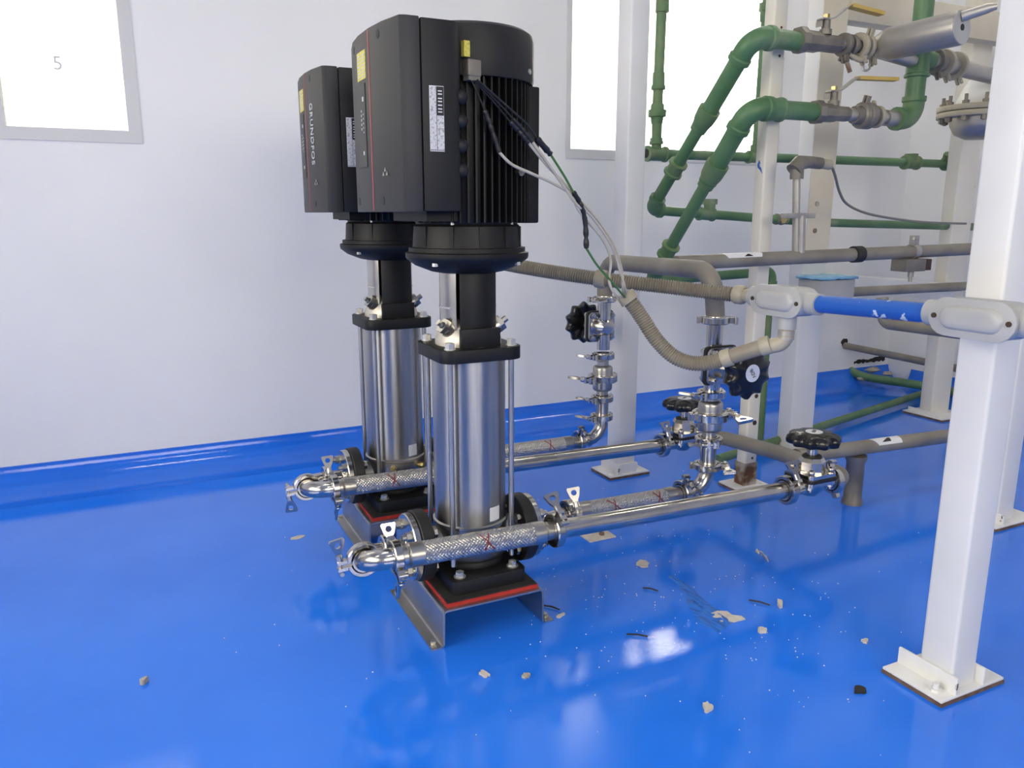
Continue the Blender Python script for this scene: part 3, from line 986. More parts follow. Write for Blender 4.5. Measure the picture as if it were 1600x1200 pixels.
for nm, px, y, ys, zfun in (('front', 0.612, 1.48, YS, zs), ('rear', 0.603, 1.985, YS2, zs2)):
    zp = 0.166
    stub_flange(px, y, zp, -1, 0.045, 'bolted steel flange with pipe stub on the left port of the %s pump' % nm)
    stub_flange(px, y, zp, 1, 0.050, 'bolted steel flange with pipe stub on the right port of the %s pump' % nm)
    # two elbows turning the suction line round, joined by a clamp
    xs, z2 = px - 0.190, zfun(0.40)
    xc = xs - 0.012 - 0.052
    ym, zm = (y + ys) / 2, (zp + z2) / 2
    e1 = bend([(xs, y, zp), (xc - 0.052 + 0.052, y, zp), (xc, ym + 0.004, zm)], 0.050, 8)
    single('pipe_elbow', MB().path(e1, 0.0195, 20), 'steel', 'polished elbow behind, joining the left stub of the %s pump' % nm, 'pipe elbow', org=e1[0])
    e2 = bend([(xc, ym - 0.004, zm), (xc, ys, z2), (0.398, ys, zfun(0.398))], 0.050, 8)
    single('pipe_elbow', MB().path(e2, 0.0205, 20), 'steel', 'polished elbow turning into the long hose left of the %s pump' % nm, 'pipe elbow', org=e2[0])
    up = 1 if nm == 'front' else -1
    clamp((xc, ym, zm), (0, 1 * up, 0), (-1, 0, -0.1), 'clamp at the tip of the %s return bend, wing nut pointing %s' % (nm, 'up' if up > 0 else 'down'), 1.0, wing=0.15)
    clamp((xs - 0.0, y, zp), (-1, 0, 0), (0, -0.8, 0.35), 'clamp on the short stub left of the %s pump' % nm, 1.0, wing=1.15)
    clamp((0.405, ys, zfun(0.405)), (1, 0, 0), (0, -0.75, -0.65), 'clamp at the left end of the long hose of the %s pump' % nm, 1.0)
    clamp((0.752, ys, zfun(0.752)), (-1, 0, 0), (0, -0.55, 0.8), 'clamp joining long hose to straight pipe at the %s pump' % nm, 1.06, wing=1.1)
    clamp((px + 0.190 + 0.055, y, 0.172), (-1, 0, 0), (0, -0.8, 0.4), 'clamp right of the %s pump on the discharge hose' % nm, 1.0, wing=1.1)

pipe('straight_pipe', [(0.762, YS, zs(0.762)), (1.388, YS, zs(1.388))], 0.0205, 'steel', 'long polished straight pipe in the foreground beside the front pump')
pipe('straight_pipe', [(0.762, YS2, zs2(0.762)), (1.388, YS2, zs2(1.388))], 0.0205, 'steel', 'long polished straight pipe running from the rear pump behind')
for nm, y, pxp in (('front', YD, 0.612), ('rear', YD2, 0.603)):
    pipe('spool_piece', [(pxp + 0.180, y, 0.166), (0.862, y, 0.172)], 0.0185, 'steel', 'short spool between right flange and hose of the %s pump' % nm)
clamp((1.400, YS, zs(1.400)), (-1, 0, 0), (0, -0.75, 0.5), 'clamp at the right end of the foreground pipe before the wheel valve', 1.05, wing=1.2)
clamp((1.400, YS2, zs2(1.400)), (-1, 0, 0), (0, -0.75, 0.5), 'clamp at the right end of the rear straight pipe', 1.05, wing=1.2)

# ------------------------------------------------------------------ diaphragm valves
def lobed(r, n_l=10, depth=0.006, k=80):
    return [((r - depth * (0.5 - 0.5 * math.cos(n_l * a)) ** 0.7) * math.cos(a), (r - depth * (0.5 - 0.5 * math.cos(n_l * a)) ** 0.7) * math.sin(a)) for a in (2 * PI * i / k for i in range(k))]

def build_valve():
    """axis of flow along local X, bonnet and hand wheel along local +Z"""
    V = thing('diaphragm_valve', 'x', 'valve', (0, 0, 0), 'steel diaphragm valves')
    b = MB()
    b.cyl((-0.068, 0, 0), (0.068, 0, 0), 0.0195, 24)
    b.prism(rrect(0.044, 0.044, 0.012), (0, 0, 0.010), (1, 0, 0), (0, 1, 0), (0, 0, 0.010))
    b.lathe([(0, -0.026), (0.018, -0.024), (0.034, -0.006), (0.040, 0.012), (0, 0.012)], n=24)
    b.build('valve_body', 'steel', V)
    MB().prism(rrect(0.047, 0.047, 0.012), (0, 0, 0.020), (1, 0, 0), (0, 1, 0), (0, 0, 0.008)).build('diaphragm', 'rubber', V)
    c = MB().prism(rrect(0.044, 0.044, 0.012), (0, 0, 0.028), (1, 0, 0), (0, 1, 0), (0, 0, 0.010))
    c.lathe([(0, 0.036), (0.034, 0.036), (0.033, 0.064), (0.027, 0.074), (0, 0.075)], n=8)
    c.build('bonnet', 'steel', V, angle=18)
    MB().lathe([(0.014, 0.0745), (0.024, 0.0745), (0.022, 0.078), (0.014, 0.078)], n=24, closed=True).build('bonnet_seal', 'rubber', V)
    for x, y in ((-0.033, -0.033), (0.033, -0.033), (-0.033, 0.033), (0.033, 0.033)):
        n = MB().cyl((x, y, 0.038), (x, y, 0.040), 0.010, 14).cyl((x, y, -0.004), (x, y, 0.046), 0.0042, 10)
        n.sphere((x, y, 0.045), 0.0085, 12).hexa((x, y, 0.002), (0, 0, 1), 0.008, 0.008)
        n.build('cap_nut', 'steel', V)
    MB().cyl((0, 0, 0.070), (0, 0, 0.114), 0.0125, 18).build('stem', 'steel', V)
    w = MB()
    rings = [(0.058, 0.106), (0.064, 0.109), (0.066, 0.117), (0.064, 0.127), (0.056, 0.133), (0.040, 0.137), (0.0, 0.138)]
    k = 80
    vs, fs = [], []
    low = [(0.0, 0.112), (0.046, 0.111)]
    allr = low + rings
    for (r, z) in allr:
        pol = lobed(r, 10, 0.0100 * min(1, r / 0.06) if r > 0.05 else 0.0, k) if r > 0 else [(0, 0)] * k
        vs += [(p[0], p[1], z) for p in pol]
    for j in range(len(allr) - 1):
        for i in range(k):
            i2 = (i + 1) % k
            fs.append((j * k + i, j * k + i2, (j + 1) * k + i2, (j + 1) * k + i))
    w.add(vs, fs)
    w.cyl((0, 0, 0.100), (0, 0, 0.114), 0.022, 20)
    hw = w.build('hand_wheel', 'wheel', V, angle=50)
    tag(MB().lathe([(0, 0.1377), (0.0205, 0.1373), (0.0205, 0.1382), (0, 0.1386)], n=28).build('wheel_label', 'label_white', hw), 'round white label on the wheel')
    text_mesh('wheel_text', '\u039bDB', 0.0125, 'ink', Matrix.Translation((0, 0, 0.1389)) @ Matrix.Rotation(0.6, 4, 'Z'), hw, 0.0002)
    return V
V1 = build_valve()
V2, V3, V4 = copy_tree(V1), copy_tree(V1), copy_tree(V1)
V1.matrix_world = basis((1.478, YS, 0.188), (0, 0, 1), (1, 0, 0))
V2.matrix_world = basis((1.478, YS2, 0.165), (0, 0, 1), (1, 0, 0))
RXF, RXR = 1.256, 1.261
V3.matrix_world = basis((RXF, YD, 0.494), (0, -1, 0), (0, 0, 1))
V4.matrix_world = basis((RXR, YD2, 0.518), (0, 1, 0), (0, 0, 1))
tag(V1, 'low valve with glossy black wheel on top at the end of the foreground pipe', 'valve')
tag(V2, 'low valve with black wheel on top behind the front riser', 'valve')
tag(V3, 'valve on the front riser, black wheel facing the camera with lettered label', 'valve')
tag(V4, 'valve on the rear riser, black wheel turned to the wall', 'valve')

# ------------------------------------------------------------------ risers
def check_valve(x, y, zc, label, h=0.042):
    T = thing('check_valve', label, 'check valve', (x, y, zc), 'check valves in the risers')
    pr = [(0.0175, -h - 0.012), (0.0175, -h), (0.025, -h + 0.002), (0.0285, -h + 0.005), (0.0300, -h + 0.011), (0.0300, h - 0.011), (0.0285, h - 0.005), (0.025, h - 0.002), (0.0175, h), (0.0175, h + 0.012)]
    MB().lathe([(0, -h - 0.012)] + pr + [(0, h + 0.012)], (x, y, zc), (0, 0, 1), 28).build('valve_body', 'satin', T, (x, y, zc))
    MB().lathe([(0.028, -0.011), (0.034, -0.009), (0.034, 0.009), (0.028, 0.011)], (x, y, zc), (0, 0, 1), 28, closed=True).build('body_joint', 'satin', T, (x, y, zc))
    return T

for nm, x, y, zt, zl in (('front', RXF, YD, 0.494, dict(c1=0.418, cv=0.362, c2=0.300, c3=0.232, top=0.600)), ('rear', RXR, YD2, 0.518, dict(c1=0.430, cv=0.362, c2=0.298, c3=0.240, top=0.602))):
    el = bend([(1.190, y, 0.171), (x, y, 0.171), (x, y, zl['c3'] - 0.006)], 0.052, 9)
    single('pipe_elbow', MB().path(el, 0.0195, 20), 'steel', 'polished elbow turning up at the foot of the %s riser' % nm, 'pipe elbow', org=el[0])
    pipe('riser_spool', [(x, y, zl['c3'] + 0.004), (x, y, zl['c2'] - 0.004)], 0.0195, 'steel', 'short lowest spool of the %s riser between two clamps' % nm)
    check_valve(x, y, zl['cv'], 'thick check valve body with centre clamp in the %s riser' % nm, 0.040)
    f = nm == 'front'
    lg = (1, -0.5, 0) if f else (-1, -0.1, 0)
    clamp((1.182, y, 0.1705), (1, 0, 0), (0, -0.5, 0.9), 'clamp between hose and foot elbow of the %s riser' % nm, 1.0)
    clamp((x, y, zl['c3']), (0, 0, -1), (1, -0.6, 0) if f else (-1, -0.3, 0), 'lowest clamp of the %s riser above its foot elbow' % nm, 1.0)
    clamp((x, y, zl['c2']), (0, 0, -1), (-0.6, -1, 0) if f else (-1, -0.3, 0), 'second lowest clamp of the %s riser' % nm, 1.0)
    clamp((x, y, zl['cv']), (0, 0, -1), (1, -0.25, 0) if f else (-1, -0.3, 0), 'big middle clamp around the check valve of the %s riser' % nm, 1.3)
    clamp((x, y, zl['c1']), (0, 0, -1), (-1, -0.3, 0), 'clamp just under the wheel valve of the %s riser' % nm, 1.0)
    clamp((x, y, zl['top']), (0, 0, 1), (1, -0.6, 0) if f else (-1, -0.1, 0), 'clamp on top of the wheel valve of the %s riser' % nm, 1.0)
    pipe('riser_spool', [(x, y, zt + 0.060), (x, y, zl['top'] - 0.004)], 0.0195, 'steel', 'short spool above the wheel valve of the %s riser' % nm)
# header joining the tops of both risers
pipe('header_pipe', [(RXF, YD, 0.604), (RXF - 0.015, YD, 0.718), (RXR, YD2, 0.712), (RXR, YD2, 0.606)], 0.0225, 'greypipe', 'dusty steel header bridging the tops of both risers', rad=0.055, seg=10)

# grey suction header joining both low valves
clamp((1.556, YS, 0.188), (-1, 0, 0), (0, 0.4, 1), 'clamp right of the low front wheel valve', 1.0)
clamp((1.556, YS2, 0.165), (-1, 0, 0), (0, 0.6, 1), 'clamp right of the low rear wheel valve', 1.0)
pipe('suction_header', [(1.560, YS, 0.188), (1.614, YS, 0.188), (1.614, 1.60, 0.184), (1.614, YS2, 0.165), (1.560, YS2, 0.165)], 0.0215, 'greypipe', 'dusty grey pipe bending back between the two low wheel valves', rad=[0.050, 0.3, 0.050], seg=10)

# ------------------------------------------------------------------ grey pipes with arrow stickers
def cuff(p, d, a0, a1, r, w0, w1, name, material, parent, org, poly=None):
    """thin sticker hugging a pipe: angle range around the axis, along-length range"""
    x, y, z = frame_of(d, (0, 0, 1))
    vs, fs = [], []
    n = 8
    for i in range(n + 1):
        a = a0 + (a1 - a0) * i / n
        q = x * math.cos(a) + y * math.sin(a)
        lo, hi = (w0, w1) if poly is None else poly(i / n)
        for rr in (r + 0.0004, r - 0.001):
            vs += [Vector(p) + q * rr + z * lo, Vector(p) + q * rr + z * hi]
    for i in range(n):
        o = i * 4
        fs += [(o, o + 1, o + 5, o + 4), (o, o + 4, o + 6, o + 2), (o + 1, o + 3, o + 7, o + 5)]
    return MB().add(vs, fs).build(name, material, parent, org)

gp = thing('grey_pipe', 'dusty grey pipe at hip height with a white arrow sticker', 'pipe', (1.30, 1.70, 0.722))
o_ = (1.30, 1.70, 0.722)
MB().cyl((1.30, 1.70, 0.722), (3.40, 1.70, 0.748), 0.0195, 20).build('tube', 'greypipe', gp, o_)
MB().lathe([(0.0195, 0), (0.0245, 0.001), (0.0245, 0.034), (0.0195, 0.036)], (1.950, 1.70, 0.7307), (1, 0, 0.0124), 24).build('rubber_sleeve', 'rubber', gp, o_)
dg = Vector((1, 0, 0.0124))
sk = cuff((1.30, 1.70, 0.722), dg, -0.2, 1.15, 0.0198, 0.155, 0.30, 'arrow_sticker', 'arrow_white', gp, o_, lambda t: (0.150 + 0.012 * t, 0.288 - 0.016 * abs(t - 0.5)))
cuff((1.30, 1.70, 0.722), dg, 0.55, 1.0, 0.0201, 0, 0, 'arrow_head', 'ink', sk, (1.30, 1.70, 0.722), lambda t: (0.218 + 0.016 * (1 - t), 0.250 - 0.012 * (1 - t)))

lp = thing('grey_pipe', 'low dusty grey pipe near the floor with a white arrow sticker', 'pipe', (1.64, 1.56, 0.182))
o_ = (1.64, 1.56, 0.182)
dl = Vector((1, 0, -0.033))
MB().cyl(o_, (2.45, 1.56, 0.155), 0.0215, 20).build('tube', 'greypipe', lp, o_)
sk = cuff(o_, dl, -0.1, 1.25, 0.0218, 0, 0, 'arrow_sticker', 'arrow_white', lp, o_, lambda t: (0.290 + 0.02 * t, 0.410))
cuff(o_, dl, 0.15, 0.85, 0.0221, 0, 0, 'arrow_head', 'ink', sk, (1.64, 1.56, 0.182), lambda t: (0.325 + 0.035 * (1 - t), 0.368 - 0.004 * t))
sp = thing('pipe_stand', 'rough concrete grey stub standing under the low grey pipe', 'pipe stand', (1.887, 1.565, 0))
MB().lathe([(0, 0), (0.030, 0), (0.029, 0.012), (0.026, 0.02), (0.026, 0.13), (0.031, 0.14), (0.031, 0.150), (0, 0.152)], (0, 0, 0), (0, 0, 1), 18).build('stub_tube', 'valvebody', sp)

# ------------------------------------------------------------------ steel columns
def column(name, label, x0, x1, y0, y1, h, plate, angles, material='whitepaint', wall_t=None, bolts=()):
    px0, px1, py0, py1 = plate
    T = thing(name, label, 'column', ((x0 + x1) / 2, (y0 + y1) / 2, 0), 'steel columns')
    og = T.location
    MB().prism([(a + (x0 + x1) / 2, b + (y0 + y1) / 2) for a, b in rrect((x1 - x0) / 2, (y1 - y0) / 2, 0.006, 3)], (0, 0, 0.010), (1, 0, 0), (0, 1, 0), (0, 0, h - 0.010)).build('post', material, T, og)
    MB().box((px0, py0, 0.0), (px1, py1, 0.007)).build('base_plate', 'plateedge', T, og)
    MB().box((px0 + 0.001, py0 + 0.001, 0.007), (px1 - 0.001, py1 - 0.001, 0.012)).build('painted_top', 'chipped', T, og, bev=0.0012)
    for lo, hi in angles:
        MB().box(lo, hi).build('gusset', 'chipped', T, og, bev=0.002)
    for bx, by in bolts:
        MB().hexa((bx, by, 0.011), (0, 0, 1), 0.010, 0.007).cyl((bx, by, 0.018), (bx, by, 0.028), 0.0055, 12).build('anchor_bolt', 'chipped', T, og)
    return T
column('steel_column', 'near white square steel column carrying the blue conduit', 1.258, 1.325, 0.795, 0.861, RH, (1.212, 1.386, 0.778, 0.902),
       [((1.251, 0.780, 0.011), (1.257, 0.900, 0.044)), ((1.326, 0.780, 0.011), (1.332, 0.900, 0.044))], bolts=((1.232, 0.806), (1.357, 0.87)))
column('steel_column', 'white square steel column just behind the rear riser', 1.384, 1.450, 2.070, 2.142, RH, (1.342, 1.498, 2.052, 2.170),
       [((1.377, 2.055, 0.011), (1.383, 2.165, 0.046)), ((1.384, 2.062, 0.011), (1.452, 2.069, 0.046))], bolts=((1.360, 2.075), (1.475, 2.10)))
c3 = column('steel_column', 'white column right of the cream post with a beige right side', 2.100, 2.213, 2.034, 2.100, RH, (2.05, 2.262, 1.945, 2.115),
       [((2.094, 1.985, 0.011), (2.099, 2.108, 0.03))], bolts=((2.072, 1.985),))
for z in (0.883, 0.793):
    MB().cyl((2.138, 2.038, z), (2.138, 2.029, z), 0.0085, 12).build('rusty_bolt', 'rust', c3, c3.location)
MB().box((2.1015, 2.0325, 0.68), (2.2115, 2.0355, RH - 0.01)).build('beige_face', 'beige', c3, c3.location)
column('steel_column', 'white column at the right edge standing farther back than the near one', 2.103, 2.175, 1.262, 1.332, RH, (2.06, 2.25, 1.235, 1.36),
       [((2.096, 1.24, 0.011), (2.102, 1.355, 0.04))])
column('cream_post', 'cream painted post with rust spots against the wall at right', 3.010, 3.125, 2.142, 2.20, RH, (2.985, 3.17, 2.07, 2.26),
       [((3.006, 2.10, 0.011), (3.0095, 2.25, 0.028))], material='cream')
cp = column('cream_post', 'slender cream post with rusty foot behind the front riser', 1.674, 1.722, 1.797, 1.838, RH, (1.635, 1.76, 1.775, 1.87), [], material='cream')
MB().box((1.6725, 1.7955, 0.012), (1.7235, 1.8395, 0.085)).build('rusty_foot', 'rust', cp, cp.location)
for z, w in ((1.135, 0.004), (1.285, 0.004), (1.36, 0.0035), (0.30, 0.007), (0.215, 0.008), (0.62, 0.003), (0.10, 0.004)):
    MB().cyl((1.702, 1.7975, z), (1.702, 1.7960, z), w, 10).build('rust_hole', 'screw', cp, cp.location)
MB().prism([(-.010, .004), (-.004, .018), (.003, .006), (.006, -.006), (.012, -.022), (.002, -.011), (-.009, -.003)], (1.6741, 1.816, 0.985), (0, -1, 0), (0, 0, 1), (-0.0006, 0, 0)).build('blue_smudge', 'bluepaint', cp, cp.location)

# beams
single('cross_beam', MB().box((2.214, 2.036, 1.478), (3.45, 2.098, 1.58)), 'beige', 'beige horizontal beam at the top right between column and wall', 'beam', bev=0.003)
single('ledge_beam', MB().box((2.925, 2.10, 0.508), (3.005, 2.745, 0.576)), 'whitepaint', 'white box beam running from the cream post to the back wall', 'beam', bev=0.003)
sb = thing('stub_box', 'small white steel box with light blue film on its top', 'box', (2.159, 1.980, 0.545))
MB().box((-0.080, -0.050, 0), (0.080, 0.050, 0.085)).build('shell', 'boxgrey', sb, bev=0.002)  # shade on the white box put in as this grey
fm = MB()
vs, fs = [], []
random.seed(3)
for i in range(10):
    for j in range(6):
        vs.append((-0.088 + 0.176 * i / 9 + random.uniform(-.002, .002), -0.057 + 0.114 * j / 5, 0.0945 + random.uniform(0, 0.005)))
for i in range(9):
    for j in range(5):
        fs.append((i * 6 + j, (i + 1) * 6 + j, (i + 1) * 6 + j + 1, i * 6 + j + 1))
fm.add(vs, fs)
fo = fm.build('film', 'bluefilm', sb)
sd = fo.modifiers.new('thickness', 'SOLIDIFY')
sd.thickness = 0.009
pipe('grey_pipe', [(2.238, 1.970, 0.582), (3.42, 1.970, 0.574)], 0.017, 'greypipe', 'grey pipe leaving the right side of the blue topped box')
pipe('grey_pipe', [(2.14, 1.735, 0.590), (2.14, 1.720, 0.510), (2.14, 1.331, 0.516)], 0.0185, 'greypipe', 'grey elbowed pipe end seen under the blue conduit', rad=0.03)

# ------------------------------------------------------------------ blue conduit with its two cast boxes
def capsule(hl, r, seg=8):
    out = []
    for cx, a0 in ((hl - r, -PI / 2), (-hl + r, PI / 2)):
        for k in range(seg + 1):
            a = a0 + PI * k / seg
            out.append((cx + r * math.cos(a), r * math.sin(a)))
    return out

def conduit_box(y0, y1, z, label, tee):
    yc, hl = (y0 + y1) / 2, abs(y1 - y0) / 2
    r = 0.031
    T = thing('conduit_box', label, 'conduit box', (1.2, yc, z), 'cast conduit boxes')
    # cover plane faces -x; long side along y
    X, Y, N = Vector((0, -1, 0)), Vector((0, 0, 1)), Vector((-1, 0, 0))
    MB().prism(capsule(hl - 0.002, r - 0.002), (0.024, 0, 0), X, Y, N * 0.050).build('box_body', 'boxgrey', T, bev=0.003)
    cvm = MB().prism(capsule(hl, r), (-0.026, 0, 0), X, Y, N * 0.004)
    co = cvm.build('cover', 'boxgrey', T, bev=0.001)
    # raised pillow in the middle of the cover
    ps = []
    rings = ((hl * 0.72, r * 0.62, 0.0), (hl * 0.69, r * 0.56, 0.004), (hl * 0.63, r * 0.44, 0.0062), (hl * 0.5, r * 0.2, 0.0065))
    vs, fs = [], []
    for (h_, rr, d) in rings:
        vs += [Vector((-0.030, 0, 0)) + X * a + Y * b + N * d for a, b in capsule(h_, rr)]
    k = 18
    for j in range(3):
        for i in range(k):
            fs.append((j * k + i, j * k + (i + 1) % k, (j + 1) * k + (i + 1) % k, (j + 1) * k + i))
    fs.append(tuple(3 * k + i for i in range(k)))
    MB().add(vs, fs).build('cover_pillow', 'boxgrey', co, angle=60)
    for s in (-1, 1):
        MB().cyl((-0.0298, (hl - 0.011) * s, 0), (-0.0325, (hl - 0.011) * s, 0), 0.0042, 12).build('cover_screw', 'screw', co)
    for s in (-1, 1):
        MB().cyl((0, (hl - 0.012) * s, 0), (0, (hl + 0.020) * s, 0), 0.0215, 24).build('hub', 'boxgrey', T)
    if tee:
        MB().cyl((0, -0.010, -0.024), (0, -0.010, -0.058), 0.0185, 22).build('tee_hub', 'boxgrey', T)
    return T
conduit_box(1.132, 1.276, 0.677, 'smaller left cast conduit box with a downward outlet', True)
conduit_box(0.713, 0.858, 0.689, 'right cast conduit box in front of the near white column', False)
pipe('conduit_pipe', [(1.2, 1.112, 0.6785), (1.2, 0.880, 0.687)], 0.0168, 'bluepaint', 'chipped blue painted conduit between the two cast boxes', 'conduit', n=24)
pipe('conduit_pipe', [(1.2, 0.694, 0.690), (1.2, 0.40, 0.694)], 0.0168, 'bluepaint', 'blue conduit end leaving the picture right of the right cast box', 'conduit', n=24)

def corrugated(pts, r, pitch, amp):
    p = resample(spline(pts, 14), pitch / 4)
    rad = [r + amp * (0.5 + 0.5 * math.cos(2 * PI * i / 4)) for i in range(len(p))]
    return MB().path(p, r, 16, True, rad)

ca = thing('flexible_conduit', 'ribbed grey conduit running left behind the front motor', 'conduit', (1.2, 1.30, 0.678), 'ribbed grey conduits')
oa = ca.location
a_pts = [(1.193, 1.352, 0.676), (1.165, 1.388, 0.679), (1.10, 1.452, 0.687), (0.98, 1.56, 0.702), (0.862, 1.69, 0.722), (0.74, 1.83, 0.752), (0.67, 1.90, 0.79)]
corrugated(a_pts, 0.0140, 0.0056, 0.0034).build('ribbed_tube', 'conduit', ca, oa)
MB().cyl((1.2, 1.294, 0.677), (1.197, 1.335, 0.676), 0.0145, 20).build('nipple', 'fitting', ca, oa)
MB().lathe([(0, 0), (0.017, 0), (0.021, 0.005), (0.021, 0.022), (0.018, 0.026), (0, 0.026)], (1.199, 1.320, 0.6765), (-0.30, 0.95, 0.03), 10).build('gland_nut', 'fitting', ca, oa)
d1 = (Vector(a_pts[4]) - Vector(a_pts[3])).normalized()
MB().lathe([(0.012, -0.014), (0.0215, -0.012), (0.0215, 0.010), (0.019, 0.014), (0.012, 0.016)], Vector(a_pts[3]), d1, 10).build('gland_nut', 'fitting', ca, oa)

cb = thing('flexible_conduit', 'ribbed grey conduit hanging in a loop with wires at its open end', 'conduit', (1.2, 1.194, 0.62), 'ribbed grey conduits')
ob = cb.location
MB().path(bend([(1.2, 1.194, 0.618), (1.2, 1.194, 0.588), (1.170, 1.229, 0.578)], 0.024, 7), 0.0155, 18).build('bent_tail', 'fitting', cb, ob)
MB().cyl((1.2, 1.194, 0.615), (1.2, 1.194, 0.607), 0.0165, 20).cyl((1.2, 1.194, 0.604), (1.2, 1.194, 0.598), 0.0165, 20).build('lock_ring', 'dullsteel', cb, ob)
def gland(p, d, r=0.0205, L=0.024):
    d = Vector(d).normalized()
    return MB().lathe([(0.011, -L / 2), (r, -L / 2 + 0.002), (r, L / 2 - 0.004), (r - 0.003, L / 2), (0.011, L / 2)], p, d, 10, closed=True)
t0, t1 = Vector((1.1744, 1.2237, 0.581)), Vector((1.124, 1.282, 0.550))
MB().cyl(t0, t1, 0.0165, 20).build('smooth_tube', 'conduit', cb, ob)
gland(t0, t1 - t0, 0.0195).build('gland_nut', 'fitting', cb, ob)
gland(t1, t1 - t0, 0.0195).build('gland_nut', 'fitting', cb, ob)
b_pts = [(1.1213, 1.2853, 0.5480), (1.0934, 1.3173, 0.5350), (1.0704, 1.3426, 0.5349), (1.0466, 1.3687, 0.5481), (1.0221, 1.3957, 0.5812), (0.9966, 1.4227, 0.6331), (0.9716, 1.4427, 0.6745)]
corrugated(b_pts, 0.0145, 0.0056, 0.0027).build('ribbed_tube', 'conduit', cb, ob)
de = (Vector(b_pts[-1]) - Vector(b_pts[-2])).normalized()
MB().lathe([(0.0125, -0.016), (0.0205, -0.016), (0.0215, -0.012), (0.0205, -0.008), (0.0205, 0.002), (0.0185, 0.005), (0.0125, 0.006)], Vector(b_pts[-1]), de, 20, closed=True).build('end_bushing', 'fitting', cb, ob)

# ------------------------------------------------------------------ loose wires from the front motor to the open conduit end
def wire(label, segs):
    p0 = segs[0][3][0]
    T = thing('loose_wire', label, 'wire', p0, 'spliced motor wires')
    for nm, material, r, pts in segs:
        p = spline(pts, 8)
        if nm == 'tape_splice':
            rad = [r * (0.82 + 0.3 * abs(math.sin(i * 0.9)) + 0.1 * math.sin(i * 2.3)) for i in range(len(p))]
            MB().path(p, r, 10, True, rad).build(nm, material, T, p0)
        else:
            MB().path(p, r, 8).build(nm, material, T, p0)
wa = [(0.565, 1.3362, 1.077), (0.5786, 1.3372, 1.0525), (0.5898, 1.3381, 1.0297), (0.6012, 1.3389, 1.0043), (0.6193, 1.3403, 0.9587), (0.646, 1.3424, 0.9383), (0.6881, 1.3471, 0.9235), (0.7439, 1.3619, 0.9064), (0.791, 1.3744, 0.8856), (0.8124, 1.3801, 0.855), (0.8762, 1.3961, 0.8012), (0.9034, 1.4025, 0.7573), (0.9014, 1.402, 0.7108), (0.9233, 1.4071, 0.6799), (0.965, 1.436, 0.672)]
wire('lowest spliced white wire leaving the front motor', [('black_lead', 'wire_black', 0.0018, wa[:4]), ('tape_splice', 'wire_black', 0.0046, wa[2:5]), ('white_lead', 'wire_white', 0.0028, wa[4:])])
wb_ = [(0.57, 1.3365, 1.0774), (0.6093, 1.3396, 1.0439), (0.642, 1.3421, 1.0131), (0.6622, 1.3436, 0.9963), (0.6816, 1.3454, 0.9781), (0.7193, 1.3554, 0.9455), (0.7686, 1.3685, 0.9094), (0.8119, 1.3799, 0.8773), (0.8661, 1.3938, 0.836), (0.9137, 1.4049, 0.7807), (0.9384, 1.4106, 0.7291), (0.9418, 1.4114, 0.6951), (0.966, 1.437, 0.672)]
wire('middle spliced white wire with the longest tape joint', [('black_lead', 'wire_black', 0.0018, wb_[:4]), ('tape_splice', 'wire_black', 0.0050, wb_[2:5]), ('white_lead', 'wire_white', 0.0028, wb_[4:])])
wc = [(0.5725, 1.3347, 1.0776), (0.6145, 1.336, 1.0442), (0.646, 1.338, 1.0177), (0.6663, 1.340, 1.001), (0.6877, 1.342, 0.9796), (0.7289, 1.3529, 0.9401), (0.7688, 1.3655, 0.901), (0.8034, 1.3737, 0.8673), (0.8482, 1.3875, 0.8424), (0.9043, 1.3997, 0.7836), (0.9308, 1.4058, 0.7295), (0.9476, 1.4108, 0.6947), (0.968, 1.438, 0.672)]
wire('white wire twisted round the green one below the splices', [('black_lead', 'wire_black', 0.0018, wc[:4]), ('tape_splice', 'wire_black', 0.0036, wc[2:5]), ('white_lead', 'wire_white', 0.0028, wc[4:])])
wd = [(0.5738, 1.3328, 1.0787), (0.646, 1.335, 1.0287), (0.6758, 1.339, 1.0082), (0.6969, 1.3435, 0.987), (0.7318, 1.3537, 0.9601), (0.7684, 1.3644, 0.9214), (0.7926, 1.3708, 0.8917), (0.8121, 1.377, 0.8699), (0.827, 1.3809, 0.8362), (0.832, 1.3822, 0.7817), (0.8636, 1.3912, 0.747), (0.907, 1.4013, 0.7105), (0.9364, 1.4082, 0.6845), (0.968, 1.436, 0.670)]
wire('green earth wire with two black tape joints', [('black_lead', 'wire_black', 0.0022, wd[:4]), ('tape_splice', 'wire_black', 0.0058, wd[3:5]), ('green_lead', 'wire_green', 0.0024, wd[4:7]), ('tape_splice', 'wire_black', 0.0052, wd[6:10]), ('green_lead', 'wire_green', 0.0024, wd[9:])])

# ------------------------------------------------------------------ green pipework
def collar(mb, p, d, r, L, lip=0.003):
    """fitting: beaded socket around a pipe"""
    d = Vector(d).normalized()
    return mb.lathe([(0.004, -L / 2), (r, -L / 2), (r + lip, -L / 2 + 0.002), (r + lip, -L / 2 + 0.009), (r, -L / 2 + 0.012),
                     (r, L / 2 - 0.012), (r + lip, L / 2 - 0.009), (r + lip, L / 2 - 0.002), (r, L / 2), (0.004, L / 2)], p, d, 20)

def elbow(mb, a, c, b, r, rad=0.035, lip=0.0035):
    """bent fitting with a lip at each end; a, b: end points, c: corner"""
    a, b, c = Vector(a), Vector(b), Vector(c)
    mb.path(bend([a, c, b], rad, 8), r, 20)
    for p, q in ((a, c), (b, c)):
        d = (q - p).normalized()
        mb.lathe([(0.005, -0.003), (r + lip, -0.003), (r + lip, 0.010), (r, 0.014), (0.005, 0.014)], p, d, 20)
    return mb

GY = 2.17
